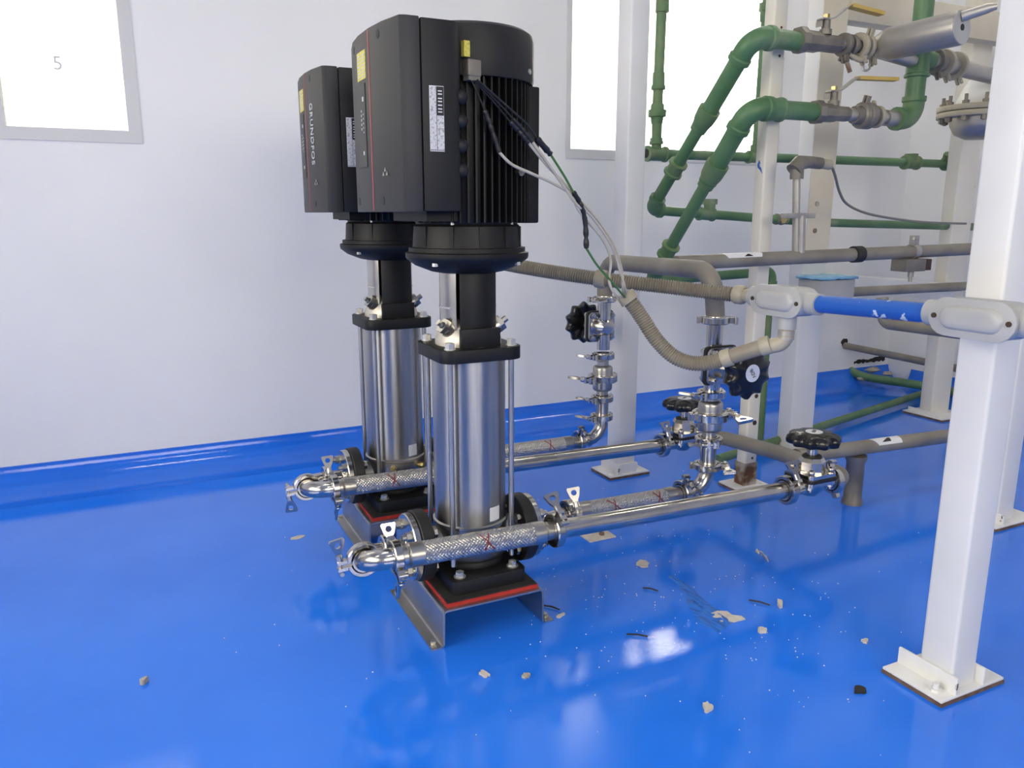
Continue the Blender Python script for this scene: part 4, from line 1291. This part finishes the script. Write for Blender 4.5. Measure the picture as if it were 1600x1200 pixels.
# lower wall run that the diagonals spring from
g1 = thing('green_pipe', 'green horizontal pipe at eye level passing behind the beige column face', 'pipe', (1.551, GY, 0.862))
o_ = g1.location
MB().path([(1.585, GY, 0.860), (2.222, GY, 0.823), (2.40, GY, 0.816), (3.46, GY, 0.790)], 0.0155, 18).build('tube', 'green', g1, o_)
t = MB()
collar(t, (1.775, GY, 0.849), (1, 0, -0.06), 0.0200, 0.066)
t.cyl((1.790, GY, 0.852), (1.790, GY, 0.884), 0.019, 18)
t.hexa((1.790, GY, 0.881), (0, 0, 1), 0.025, 0.018, 8)
t.build('tee_with_plug', 'green', g1, o_)
t = MB()
collar(t, (2.105, GY, 0.8305), (1, 0, -0.06), 0.0165, 0.035)
t.build('end_union', 'valvebody', g1, o_)
dA = thing('green_pipe', 'green diagonal pipe, upper left of the two slanting ones', 'pipe', (1.551, GY, 0.862))
o_ = dA.location
A0, A1 = Vector((1.551, GY, 0.865)), Vector((1.551, 1.741, 1.312))
u = (A1 - A0).normalized()
L = (A1 - A0).length
at = lambda f: A0 + (A1 - A0) * f
MB().cyl(at(0.05), at(0.54), 0.0190, 18).build('thin_tube', 'green', dA, o_)
MB().cyl(at(0.52), at(0.88), 0.0255, 20).build('thick_tube', 'green', dA, o_)
elbow(MB(), A0 + Vector((0.036, 0, -0.002)), A0, at(0.075), 0.0230, 0.026).build('elbow_fitting', 'green', dA, o_)
collar(MB(), at(0.275), u, 0.0250, 0.048, 0.005).build('coupling', 'greendust', dA, o_)
rd = MB().lathe([(0.004, -0.042), (0.0245, -0.042), (0.0250, -0.028), (0.0275, -0.016), (0.0310, -0.004), (0.0330, 0.022), (0.0330, 0.032), (0.004, 0.033)], at(0.575), u, 20)
rd.build('reducer', 'greendust', dA, o_)
elbow(MB(), at(0.885), A1, A1 + Vector((0.062, 0, 0.001)), 0.0290, 0.045, 0.004).build('elbow_fitting', 'green', dA, o_)
MB().cyl(A1 + Vector((0.05, 0, 0.001)), (1.710, 1.741, 1.3135), 0.0255, 20).build('level_tube', 'green', dA, o_)

dB = thing('green_pipe', 'green diagonal pipe, lower right of the two slanting ones', 'pipe', (1.562, GY, 0.629))
o_ = dB.location
B0, B1 = Vector((1.560, GY, 0.632)), Vector((1.560, 1.745, 1.132))
u = (B1 - B0).normalized()
at2 = lambda f: B0 + (B1 - B0) * f
MB().cyl(at2(0.05), at2(0.64), 0.0190, 18).build('thin_tube', 'green', dB, o_)
MB().cyl(at2(0.62), at2(0.89), 0.0275, 20).build('thick_tube', 'green', dB, o_)
elbow(MB(), B0 + Vector((0.036, 0, 0.001)), B0, at2(0.072), 0.0230, 0.026).build('elbow_fitting', 'green', dB, o_)
collar(MB(), at2(0.205), u, 0.0250, 0.050, 0.005).build('coupling', 'greendust', dB, o_)
MB().lathe([(0.004, -0.046), (0.0245, -0.046), (0.0250, -0.032), (0.0285, -0.018), (0.0325, -0.004), (0.0345, 0.026), (0.0345, 0.036), (0.004, 0.037)], at2(0.665), u, 20).build('reducer', 'greendust', dB, o_)
elbow(MB(), at2(0.895), B1, B1 + Vector((0.060, 0, 0.001)), 0.0300, 0.045, 0.004).build('elbow_fitting', 'green', dB, o_)
collar(MB(), B1 + Vector((0.088, 0, 0.001)), (1, 0, 0), 0.0300, 0.050).build('coupling', 'green', dB, o_)
MB().cyl(B1 + Vector((0.05, 0, 0.001)), (1.800, 1.745, 1.134), 0.0255, 20).build('level_tube', 'green', dB, o_)

g2 = thing('green_pipe', 'low green pipe behind the grey pipe with an elbow turning down', 'pipe', (1.562, GY, 0.629))
o_ = g2.location
MB().cyl((1.592, GY, 0.632), (2.035, GY, 0.644), 0.0165, 18).build('tube', 'green', g2, o_)
elbow(MB(), (2.030, GY, 0.644), (2.085, GY, 0.6455), (2.085, GY, 0.600), 0.0205, 0.026).build('elbow_fitting', 'green', g2, o_)
MB().cyl((2.085, GY, 0.605), (2.085, GY, 0.015), 0.0150, 18).build('drop_tube', 'greendust', g2, o_)

GU = 2.30
g3 = thing('green_pipe', 'upper horizontal green pipe crossing below the window', 'pipe', (1.62, GU, 1.051))
o_ = g3.location
MB().cyl((1.622, GU, 1.0505), (3.20, GU, 1.056), 0.0165, 18).build('tube', 'green', g3, o_)
t = MB()
collar(t, (1.655, GU, 1.050), (1, 0, 0), 0.0225, 0.082, 0.004)
t.build('tee_fitting', 'greendust', g3, o_)
MB().cyl((1.6125, GU, 1.0505), (1.6155, GU, 1.0505), 0.015, 18).build('open_end', 'ink', g3, o_)
t = MB()
collar(t, (2.093, GU, 1.052), (1, 0, 0), 0.0200, 0.070)
t.cyl((2.093, GU, 1.055), (2.095, GU, 1.095), 0.019, 18)
t.build('tee_fitting', 'greendust', g3, o_)
t = MB()
collar(t, (2.925, GU, 1.0552), (1, 0, 0), 0.0245, 0.080, 0.004)
t.hexa((2.925, GU, 1.064), (0, 0, 1), 0.026, 0.026, 8)
t.build('tee_with_plug', 'greendust', g3, o_)
t = MB()
collar(t, (3.170, GU, 1.056), (1, 0, 0), 0.0245, 0.075, 0.004)
t.hexa((3.155, GU, 1.066), (-0.3, -0.4, 0.9), 0.026, 0.034, 8)
t.build('end_tee', 'greendust', g3, o_)

gv = thing('green_pipe', 'upright green pipe in front of the window with a union', 'pipe', (1.655, GU, 1.05))
o_ = gv.location
MB().path([(1.655, GU, 1.065), (1.653, GU, 1.20), (1.6545, GU, 1.40), (1.665, GU, 2.9)], 0.0170, 18).build('tube', 'greendust', gv, o_)
MB().lathe([(0.004, 0), (0.0235, 0), (0.0235, 0.008), (0.021, 0.012), (0.021, 0.020), (0.004, 0.021)], (1.6535, GU, 1.082), (0, 0, 1), 20).build('socket', 'greendust', gv, o_)
t = MB().lathe([(0.004, 0), (0.0190, 0.0), (0.0205, 0.008), (0.0215, 0.022), (0.0305, 0.023), (0.0305, 0.045), (0.023, 0.046), (0.0225, 0.060), (0.0195, 0.066), (0.004, 0.067)], (1.6532, GU, 1.148), (0, 0, 1), 16)
t.build('union', 'greendust', gv, o_)
MB().lathe([(0.004, 0), (0.0225, 0), (0.0240, 0.003), (0.0240, 0.010), (0.0205, 0.017), (0.0200, 0.054), (0.004, 0.055)], (1.6538, GU, 1.258), (0, 0, 1), 20).build('coupling', 'greendust', gv, o_)
MB().lathe([(0.004, 0), (0.0225, 0), (0.0215, 0.040), (0.004, 0.041)], (1.6575, GU, 1.500), (0, 0, 1), 20).build('coupling', 'greendust', gv, o_)
gv2 = thing('green_pipe', 'thin upright green pipe beside the top of the cream post', 'pipe', (2.095, GU, 1.09))
o_ = gv2.location
MB().cyl((2.095, GU, 1.09), (2.115, GU, 2.9), 0.0135, 16).build('tube', 'green', gv2, o_)
MB().lathe([(0.004, 0), (0.0185, 0), (0.0185, 0.030), (0.0235, 0.034), (0.0235, 0.060), (0.004, 0.061)], (2.1000, GU, 1.515), (0, 0, 1), 16).build('coupling', 'greendust', gv2, o_)

# ------------------------------------------------------------------ the two valve lines at top right
def dusty_clamp(mb, p, d, r, w=0.008, lug=(0, 0, -1)):
    d = Vector(d).normalized()
    mb.lathe([(r * 0.6, -w), (r, -w), (r + 0.002, -w * 0.6), (r + 0.002, w * 0.6), (r, w), (r * 0.6, w)], p, d, 22)
    lg = Vector(lug)
    lg = (lg - d * lg.dot(d)).normalized()
    s = d.cross(lg)
    for q in (-1, 1):
        mb.obox(Vector(p) + lg * (r + 0.009) + s * 0.006 * q, lg * 0.011, s * 0.0032, d * 0.006)
    return mb

def ball_valve(x0, x1, y, z, r, label, lever_end, lever_rise, xs):
    T = thing('ball_valve', label, 'ball valve', (x0, y, z), 'yellow lever ball valves')
    o = T.location
    n = 8
    b = MB().lathe([(0.006, 0), (r + 0.009, 0), (r + 0.010, 0.004), (r + 0.010, 0.022), (r + 0.003, 0.030), (r + 0.003, 0.075), (r - 0.002, 0.085), (r - 0.002, x1 - x0), (0.006, x1 - x0)], (x0, y, z), (1, 0, 0), n, PI / 8, PI / 8 + 2 * PI)
    b.build('valve_body', 'valvebody', T, o)
    s = MB().cyl((xs, y, z + r - 0.004), (xs, y, z + r + 0.010), 0.017, 16)
    s.cyl((xs, y, z + r + 0.008), (xs, y, z + r + 0.034), 0.012, 16)
    s.build('stem', 'valvebody', T, o)
    MB().hexa((xs, y, z + r + 0.040), (0, 0, 1), 0.009, 0.010).build('stem_nut', 'brass', T, o)
    zt = z + r + 0.037
    pts = [(xs - 0.026, y, zt - 0.022), (xs - 0.026, y, zt), (xs + 0.018, y, zt), (xs + 0.075, y - 0.006, zt + lever_rise)]
    end = Vector(lever_end)
    def strip(pl, w, th, nm, mm):
        mb = MB()
        c = [Vector(p) for p in pl]
        vs, fs = [], []
        for i, p in enumerate(c):
            t = (c[min(i + 1, len(c) - 1)] - c[max(i - 1, 0)]).normalized()
            sd = t.cross(Vector((0, 0, 1)))
            sd = sd.normalized() if sd.length > 0.2 else Vector((0, 1, 0))
            up = sd.cross(t).normalized()
            vs += [p - sd * w - up * th, p + sd * w - up * th, p + sd * w + up * th, p - sd * w + up * th]
            if i:
                k = (i - 1) * 4
                for a in range(4):
                    b2 = (a + 1) % 4
                    fs.append((k + a, k + b2, k + 4 + b2, k + 4 + a))
        fs += [(0, 1, 2, 3), tuple(len(vs) - 4 + q for q in range(4))]
        mb.add(vs, fs)
        return mb.build(nm, mm, T, o)
    strip(bend([*pts, end], [0.008, 0.05, 0.02], 4), 0.0105, 0.0018, 'lever', 'dullsteel')
    g0 = Vector(pts[-1]) + (end - Vector(pts[-1])) * 0.04
    strip([g0, g0 + (end - g0) * 0.5, end + (end - g0).normalized() * 0.004], 0.0130, 0.0048, 'grip', 'yellow')
    return T
ball_valve(1.708, 1.865, 1.741, 1.318, 0.0255, 'upper dull ball valve with a yellow lever handle', (2.00, 1.722, 1.410), 0.042, 1.812)
ball_valve(1.795, 1.925, 1.745, 1.134, 0.0235, 'lower dull ball valve with a yellow lever handle', (2.085, 1.722, 1.238), 0.040, 1.868)

un = thing('clamped_union', 'dusty clamped pipe joints between upper ball valve and steel filter', 'pipe joint', (1.862, 1.741, 1.320))
o_ = un.location
MB().cyl((1.860, 1.741, 1.320), (2.00, 1.741, 1.320), 0.0175, 18).build('tube', 'dullsteel', un, o_)
for x, r, lg in ((1.885, 0.030, (0, -0.25, -1)), (1.912, 0.028, (0, 0.7, -1)), (1.945, 0.036, (0, -0.5, -1)), (1.975, 0.031, (0, -0.3, 1)), (2.000, 0.029, (0, -0.2, -1))):
    dusty_clamp(MB(), (x, 1.741, 1.320), (1, 0.06, 0), r, 0.0075, lg).build('joint_clamp', 'fitting' if x > 1.93 else 'valvebody', un, o_)
MB().cyl((1.887, 1.735, 1.290), (1.903, 1.725, 1.245), 0.0065, 10).build('drain_bolt', 'rust', un, o_)
MB().path(spline([(1.905, 1.735, 1.295), (1.935, 1.722, 1.280), (1.955, 1.722, 1.292)], 5), 0.0075, 10).build('drain_loop', 'fitting', un, o_)
MB().path(spline([(1.955, 1.730, 1.288), (1.952, 1.722, 1.255), (1.968, 1.716, 1.258), (1.972, 1.722, 1.272)], 5), 0.0035, 8).build('wire_loop', 'dullsteel', un, o_)

ft = thing('steel_filter', 'big dusty steel filter cylinder pointing at the camera, top right', 'filter', (2.03, 1.741, 1.322))
o_ = ft.location
fa, fe = Vector((2.020, 1.742, 1.326)), Vector((2.055, 1.505, 1.336))
fd = (fe - fa).normalized()
MB().lathe([(0.004, -0.02), (0.020, -0.02), (0.030, 0.0), (0.0435, 0.035), (0.0450, 0.040), (0.0450, (fe - fa).length - 0.004), (0.0440, (fe - fa).length), (0.004, (fe - fa).length)], fa, fd, 32).build('shell', 'dullsteel', ft, o_)
MB().cyl(fe - fd * 0.001, fe + fd * 0.003, 0.0425, 32).build('end_cap', 'boxgrey', ft, o_)
MB().cyl(fe + fd * 0.002, fe + fd * 0.0045, 0.0085, 16).build('cap_port', 'ink', ft, o_)
MB().path([fe + Vector((-0.004, 0, 0.026)), fe + Vector((0.030, -0.045, 0.040)), fe + Vector((0.045, -0.062, 0.044))], 0.008, 12, True, [0.014, 0.013, 0.008]).build('sample_nozzle', 'dullsteel', ft, o_)
MB().cyl((1.995, 1.741, 1.318), (2.18, 1.745, 1.300), 0.0200, 18).build('branch_tube', 'dullsteel', ft, o_)

ck = thing('check_valve', 'dusty round check valve between lower ball valve and green elbow', 'check valve', (1.925, 1.745, 1.134))
o_ = ck.location
MB().cyl((1.920, 1.745, 1.134), (2.14, 1.745, 1.132), 0.0185, 18).build('tube', 'dullsteel', ck, o_)
MB().lathe([(0.004, 0.0), (0.025, 0.0), (0.0265, 0.012), (0.0265, 0.022), (0.033, 0.026), (0.033, 0.040), (0.038, 0.044), (0.038, 0.062), (0.030, 0.070), (0.027, 0.085), (0.004, 0.086)], (1.955, 1.745, 1.134), (1, 0, 0), 24).build('valve_body', 'valvebody', ck, o_)
dusty_clamp(MB(), (1.988, 1.745, 1.134), (1, 0, 0), 0.036, 0.007, (0, -0.3, 1)).build('joint_clamp', 'valvebody', ck, o_)
dusty_clamp(MB(), (2.050, 1.745, 1.133), (1, 0, 0), 0.030, 0.007, (0, 0.5, 1)).build('joint_clamp', 'fitting', ck, o_)
MB().cyl((2.085, 1.745, 1.132), (2.135, 1.745, 1.132), 0.0235, 20).build('end_socket', 'dullsteel', ck, o_)

gr = thing('green_pipe', 'upright green pipe at top right behind the steel filter', 'pipe', (2.205, 1.745, 1.13))
o_ = gr.location
elbow(MB(), (2.135, 1.745, 1.132), (2.205, 1.745, 1.132), (2.205, 1.745, 1.196), 0.0305, 0.045, 0.004).build('elbow_fitting', 'greendust', gr, o_)
MB().cyl((2.205, 1.745, 1.19), (2.212, 1.745, 2.9), 0.0280, 20).build('tube', 'green', gr, o_)
collar(MB(), (2.2065, 1.745, 1.300), (0, 0, 1), 0.0325, 0.090, 0.004).build('tee_fitting', 'green', gr, o_)
MB().cyl((2.206, 1.745, 1.310), (2.262, 1.745, 1.308), 0.0265, 20).build('tee_branch', 'green', gr, o_)

fe2 = thing('clamped_feed', 'dusty clamped pipe from the green tee to the vessel top', 'pipe joint', (2.255, 1.745, 1.308))
o_ = fe2.location
MB().cyl((2.255, 1.745, 1.308), (2.745, 1.823, 1.298), 0.0255, 20).build('tube', 'dullsteel', fe2, o_)
for x, r in ((2.285, 0.036), (2.335, 0.040), (2.405, 0.041)):
    y = 1.745 + (x - 2.255) * 0.16
    dusty_clamp(MB(), (x, y, 1.307), (1, 0.16, 0), r, 0.008, (0, -0.4, -1)).build('joint_clamp', 'valvebody' if x < 2.3 else 'fitting', fe2, o_)

vs_ = thing('steel_vessel', 'flanged steel vessel bowl half hidden by the near white column', 'vessel', (2.745, 1.90, 1.0))
o_ = vs_.location
vc = Vector((2.745, 1.90, 0))
MB().lathe([(0, 1.105), (0.040, 1.108), (0.075, 1.125), (0.092, 1.155), (0.094, 1.188), (0, 1.188)], vc, (0, 0, 1), 40).build('bowl', 'bowl', vs_, o_)
for z in (1.180, 1.201):
    MB().lathe([(0.085, z), (0.136, z), (0.138, z + 0.003), (0.138, z + 0.015), (0.136, z + 0.018), (0.085, z + 0.018)], vc, (0, 0, 1), 44, closed=True).build('flange_plate', 'fitting', vs_, o_)
MB().lathe([(0, 1.215), (0.080, 1.215), (0.080, 1.235), (0.060, 1.285), (0.030, 1.330), (0, 1.335)], vc, (0, 0, 1), 32).build('cone_top', 'whitepaint', vs_, o_)
for k in range(12):
    a = 2 * PI * k / 12 + 0.2
    p = vc + Vector((0.118 * math.cos(a), 0.118 * math.sin(a), 0))
    MB().cyl(p + Vector((0, 0, 1.163)), p + Vector((0, 0, 1.252)), 0.006, 10).hexa(p + Vector((0, 0, 1.219)), (0, 0, 1), 0.0115, 0.012).hexa(p + Vector((0, 0, 1.166)), (0, 0, 1), 0.0115, 0.014).build('flange_bolt', 'valvebody', vs_, o_)

# ------------------------------------------------------------------ sensor stand on the grey pipe, its thin cable and the hanging bracket
se = thing('sensor_tube', 'upright steel sensor tube with an angled grey head on the grey pipe', 'sensor', (1.725, 1.70, 0.735))
o_ = se.location
MB().path([(1.722, 1.70, 0.74), (1.704, 1.70, 0.945)], 0.0105, 16).build('stem', 'dullsteel', se, o_)
MB().path([(1.735, 1.696, 0.74), (1.728, 1.696, 0.845)], 0.0125, 16).build('sheath', 'dullsteel', se, o_)
MB().cyl((1.704, 1.70, 0.945), (1.703, 1.70, 0.972), 0.0185, 16).build('neck', 'valvebody', se, o_)
MB().path([(1.690, 1.70, 0.968), (1.712, 1.70, 0.990), (1.745, 1.70, 0.992), (1.790, 1.70, 0.990)], 0.017, 14, True, [0.022, 0.021, 0.017, 0.0165]).build('head', 'valvebody', se, o_)
MB().cyl((1.788, 1.70, 0.990), (1.826, 1.70, 0.987), 0.0145, 16).build('cable_gland', 'fitting', se, o_)
MB().box((1.662, 1.688, 0.838), (1.775, 1.708, 0.852)).build('clamp_bar', 'dullsteel', se, o_, bev=0.002)
MB().hexa((1.668, 1.700, 0.834), (1, 0, 0), 0.012, 0.010).build('clamp_bolt', 'brass', se, o_)
cp_ = [(1.822, 1.70, 0.987), (1.850, 1.715, 0.984), (1.905, 1.75, 0.962), (1.985, 1.80, 0.915), (2.09, 1.86, 0.880), (2.25, 1.92, 0.852), (2.46, 1.97, 0.832), (2.72, 2.03, 0.818), (3.0, 2.08, 0.812)]
single('thin_cable', MB().path(spline(cp_, 8), 0.0042, 8), 'wire_grey', 'thin grey cable drooping from the sensor head to the right', 'cable', org=cp_[0])

hb = thing('pipe_hanger', 'grey strap bracket with a small box under the grey pipe', 'bracket', (2.215, 1.70, 0.735))
o_ = hb.location
MB().lathe([(0.0198, -0.011), (0.0240, -0.011), (0.0240, 0.011), (0.0198, 0.011)], (2.215, 1.70, 0.7342), dg, 22, closed=True).build('strap', 'dullsteel', hb, o_)
MB().box((2.204, 1.690, 0.756), (2.226, 1.710, 0.784)).build('strap_lug', 'dullsteel', hb, o_, bev=0.002)
MB().cyl((2.212, 1.69, 0.775), (2.180, 1.676, 0.775), 0.004, 8).build('lug_screw', 'dullsteel', hb, o_)
MB().box((2.155, 1.672, 0.674), (2.245, 1.728, 0.712)).build('hanger_box', 'valvebody', hb, o_, bev=0.002)
MB().box((2.247, 1.676, 0.676), (2.276, 1.724, 0.711)).build('box_end', 'screw', hb, o_, bev=0.002)
MB().cyl((2.215, 1.70, 0.674), (2.215, 1.70, 0.655), 0.009, 12).cyl((2.215, 1.70, 0.655), (2.215, 1.70, 0.640), 0.006, 12).build('drop_bolt', 'dullsteel', hb, o_)

# ------------------------------------------------------------------ pipes on the floor and through the back wall at right
pipe('floor_pipe', [(1.74, 2.0, 0.032), (2.37, 2.158, 0.030), (3.10, 2.340, 0.030), (3.42, 2.42, 0.030)], 0.0155, 'greendust', 'dusty green pipe lying on the floor across the far columns', rad=0.4)
pipe('floor_pipe', [(3.225, 2.80, 0.086), (3.240, 2.70, 0.055), (3.405, 2.44, 0.038), (3.415, 2.10, 0.034)], 0.0200, 'green', 'green pipe coming out of the broken wall foot along the floor', rad=0.2)
pipe('wall_pipe', [(3.170, 2.80, 0.208), (3.170, 2.10, 0.197)], 0.0165, 'greypipe', 'brown grey pipe coming out of a hole in the back wall')
hl = MB()
random.seed(5)
pts = [(0.024 * math.cos(a) * random.uniform(.7, 1.2), 0.020 * math.sin(a) * random.uniform(.7, 1.2)) for a in (2 * PI * i / 14 for i in range(14))]
hl.prism(pts, (3.163, RY1 - 0.0015, 0.224), (1, 0, 0), (0, 0, 1), (0, 0.002, 0))
single('wall_hole', hl, 'dark', 'dark chipped hole in the back wall around the brown pipe', 'hole', org=(3.165, RY1, 0.222))
ck_ = MB()
pts = []
for i in range(18):
    t = i / 17
    pts.append((0.22 * t, 0.004 * math.sin(3 * t * PI) + random.uniform(0, 0.006) + 0.012 * t))
for i in range(18):
    t = 1 - i / 17
    pts.append((0.22 * t, -0.004 - random.uniform(0, 0.007) * (1 + t)))
ck_.prism(pts, (3.245, RY1 - 0.0035, 0.118), (1, 0, 0), (0, 0, 1), (0, 0.004, 0))
single('wall_crack', ck_, 'dark', 'jagged dark crack in the plaster above the green floor pipe', 'crack', org=(3.19, RY1, 0.128))
for i, (x, y, s) in enumerate(((3.30, 2.69, 1.0), (3.375, 2.66, 0.8), (3.24, 2.70, 0.7))):
    c = MB().sphere((0, 0, 0), 0.026 * s, 8, (1.5, 1.0, 0.6))
    for v in c.v:
        v *= random.uniform(0.75, 1.2)
    single('plaster_lump', c, 'plaster', ['largest', 'rightmost', 'leftmost'][i] + ' lump of broken plaster at the foot of the cracked wall', 'rubble', 'plaster rubble', org=(0, 0, 0), angle=20).location = (x, y, 0.085 - 0.02 * i)

# ------------------------------------------------------------------ bits lying on the floor
def blob(cx, cy, rx, ry, rot, h, name, material, label, cat, group=None, n=13, jag=0.3):
    pts = []
    for i in range(n):
        a = 2 * PI * i / n
        k = 1 + random.uniform(-jag, jag)
        px, py = rx * math.cos(a) * k, ry * math.sin(a) * k
        pts.append((px * math.cos(rot) - py * math.sin(rot), px * math.sin(rot) + py * math.cos(rot)))
    return single(name, MB().prism(pts, (cx, cy, 0.0002), (1, 0, 0), (0, 1, 0), (0, 0, h)), material, label, cat, group, org=(cx, cy, 0))
random.seed(11)
ap = thing('anchor_plate', 'small whitish anchor plate with a bolt on the floor under the foreground pipe', 'plate', (1.065, 1.690, 0))
MB().box((-0.040, -0.035, 0.0), (0.042, 0.035, 0.004)).build('plate', 'flake', ap, bev=0.0012)
MB().hexa((0.012, -0.01, 0.004), (0, 0, 1), 0.008, 0.006).build('bolt', 'plateedge', ap)
blob(1.076, 1.486, 0.020, 0.016, 0.5, 0.003, 'paint_flake', 'flake', 'brownish paint flake on the floor at the thin end of the clear smear', 'flake', 'flakes on the floor')
blob(1.082, 1.188, 0.034, 0.022, -0.6, 0.003, 'paint_flake', 'flake', 'large cream flake on the floor at the wide end of the clear smear', 'flake', 'flakes on the floor')
blob(1.112, 1.112, 0.009, 0.007, 0.2, 0.008, 'paint_flake', 'flake', 'tiny pale crumb on the floor right of the bright window reflection', 'flake', 'flakes on the floor')
blob(0.336, 2.025, 0.020, 0.011, 0.2, 0.0012, 'paint_flake', 'flake', 'pale oval spot on the floor left of the pump bends', 'flake', 'flakes on the floor', jag=0.12)
blob(0.840, 0.954, 0.012, 0.008, 0.9, 0.006, 'paint_flake', 'flake', 'pinkish crumb lowest on the floor before the pumps', 'flake', 'flakes on the floor')
blob(0.598, 1.181, 0.010, 0.007, 0.3, 0.004, 'paint_flake', 'plaster', 'brown crumb on the floor in front of the pump bracket', 'flake', 'flakes on the floor')
blob(0.529, 1.219, 0.007, 0.010, 0.3, 0.005, 'paint_flake', 'flake', 'white crumb on the floor left of the pump bracket foot', 'flake', 'flakes on the floor')
blob(1.228, 1.181, 0.016, 0.006, 0.9, 0.008, 'paint_flake', 'flake', 'small whitish chip lying right of the large cream flake', 'flake', 'flakes on the floor')
blob(0.766, 1.350, 0.012, 0.004, 0.4, 0.004, 'paint_flake', 'flake', 'white sliver on the floor beside the right bracket foot', 'flake', 'flakes on the floor')
blob(1.273, 0.991, 0.008, 0.006, 0.4, 0.005, 'paint_flake', 'flake', 'small crumb on the floor left of the near white column', 'flake', 'flakes on the floor')
blob(1.126, 0.875, 0.014, 0.010, 0.2, 0.005, 'dark_chip', 'dark', 'black chip on the floor left of the near column foot', 'flake', 'flakes on the floor')
blob(-0.049, 1.469, 0.007, 0.005, 0.9, 0.010, 'pebble', 'plaster', 'small pebble alone on the blue floor at lower left', 'pebble')
for x0, y0, x1, y1, lb in ((1.000, 1.378, 1.022, 1.350, 'dark twig on the floor under the foreground pipe'), (1.180, 1.226, 1.205, 1.188, 'dark twig on the floor left of the whitish chip'),
                           (0.850, 1.222, 0.885, 1.196, 'faint dark twig on the floor right of the pump bracket'), (0.752, 1.405, 0.776, 1.372, 'short dark twig on the floor by the right bracket foot')):
    single('twig', MB().path([(x0, y0, 0.003), ((x0 + x1) / 2 + 0.002, (y0 + y1) / 2, 0.0045), (x1, y1, 0.003)], 0.0016, 6), 'dark', lb, 'twig', 'dark twigs on the floor', org=(x0, y0, 0))
cu_ = MB()
vs, fs = [], []
for i in range(9):
    a = i / 8 * 2.6
    for w in (-0.012, 0.012):
        vs.append((1.349 + 0.018 * math.cos(a) + 0.10 * w, 1.372 + w * (1 - 0.06 * i) + 0.006 * math.sin(4 * a), 0.002 + 0.030 * (i / 8) ** 0.8 + 0.006 * math.sin(5 * a + w * 60)))
for i in range(8):
    fs.append((i * 2, i * 2 + 1, i * 2 + 3, i * 2 + 2))
cu_.add(vs, fs)
co_ = single('paper_curl', cu_, 'flake', 'curled scrap of cream tape standing on the floor behind', 'scrap', org=(1.349, 1.372, 0))
sd = co_.modifiers.new('thickness', 'SOLIDIFY')
sd.thickness = 0.0012
# dried clear smear with ridges
sm = MB()
vs, fs = [], []
N1, N2 = 26, 9
for i in range(N1 + 1):
    t = i / N1
    cx, cy = 1.095 - 0.040 * t + 0.008 * math.sin(7 * t), 1.405 - 0.245 * t
    w = 0.006 + 0.040 * t ** 1.2 * (1.0 - 0.35 * max(0, t - 0.8) / 0.2)
    for j in range(N2 + 1):
        v = j / N2 * 2 - 1
        z = 0.0 if abs(v) > 0.98 or i in (0, N1) else 0.0016 + random.uniform(0, 0.0028) * (1 - v * v)
        vs.append((cx + v * w * (1 + random.uniform(-.1, .1)), cy + v * w * 0.35, z + 0.0003))
for i in range(N1):
    for j in range(N2):
        fs.append((i * (N2 + 1) + j, i * (N2 + 1) + j + 1, (i + 1) * (N2 + 1) + j + 1, (i + 1) * (N2 + 1) + j))
sm.add(vs, fs)
single('resin_smear', sm, 'smear', 'glossy dried resin smear streaking the floor beside the cream flake', 'smear', org=(1.09, 1.30, 0), angle=180)
# countless tiny paint specks
sp_ = MB()
for i in range(260):
    if i < 180:
        x, y = random.gauss(1.05, 0.22), random.gauss(1.25, 0.24)
    else:
        x, y = random.uniform(0.1, 1.9), random.uniform(0.7, 2.3)
    r = random.uniform(0.0004, 0.0013)
    a = random.uniform(0, PI)
    sp_.obox((x, y, 0.0008), (r * math.cos(a), r * math.sin(a), 0), (-r * 0.6 * math.sin(a), r * 0.6 * math.cos(a), 0), (0, 0, 0.0007))
tag(sp_.build('paint_specks', 'arrow_white'), 'scatter of tiny white paint specks over the blue floor', 'specks', None, 'stuff')
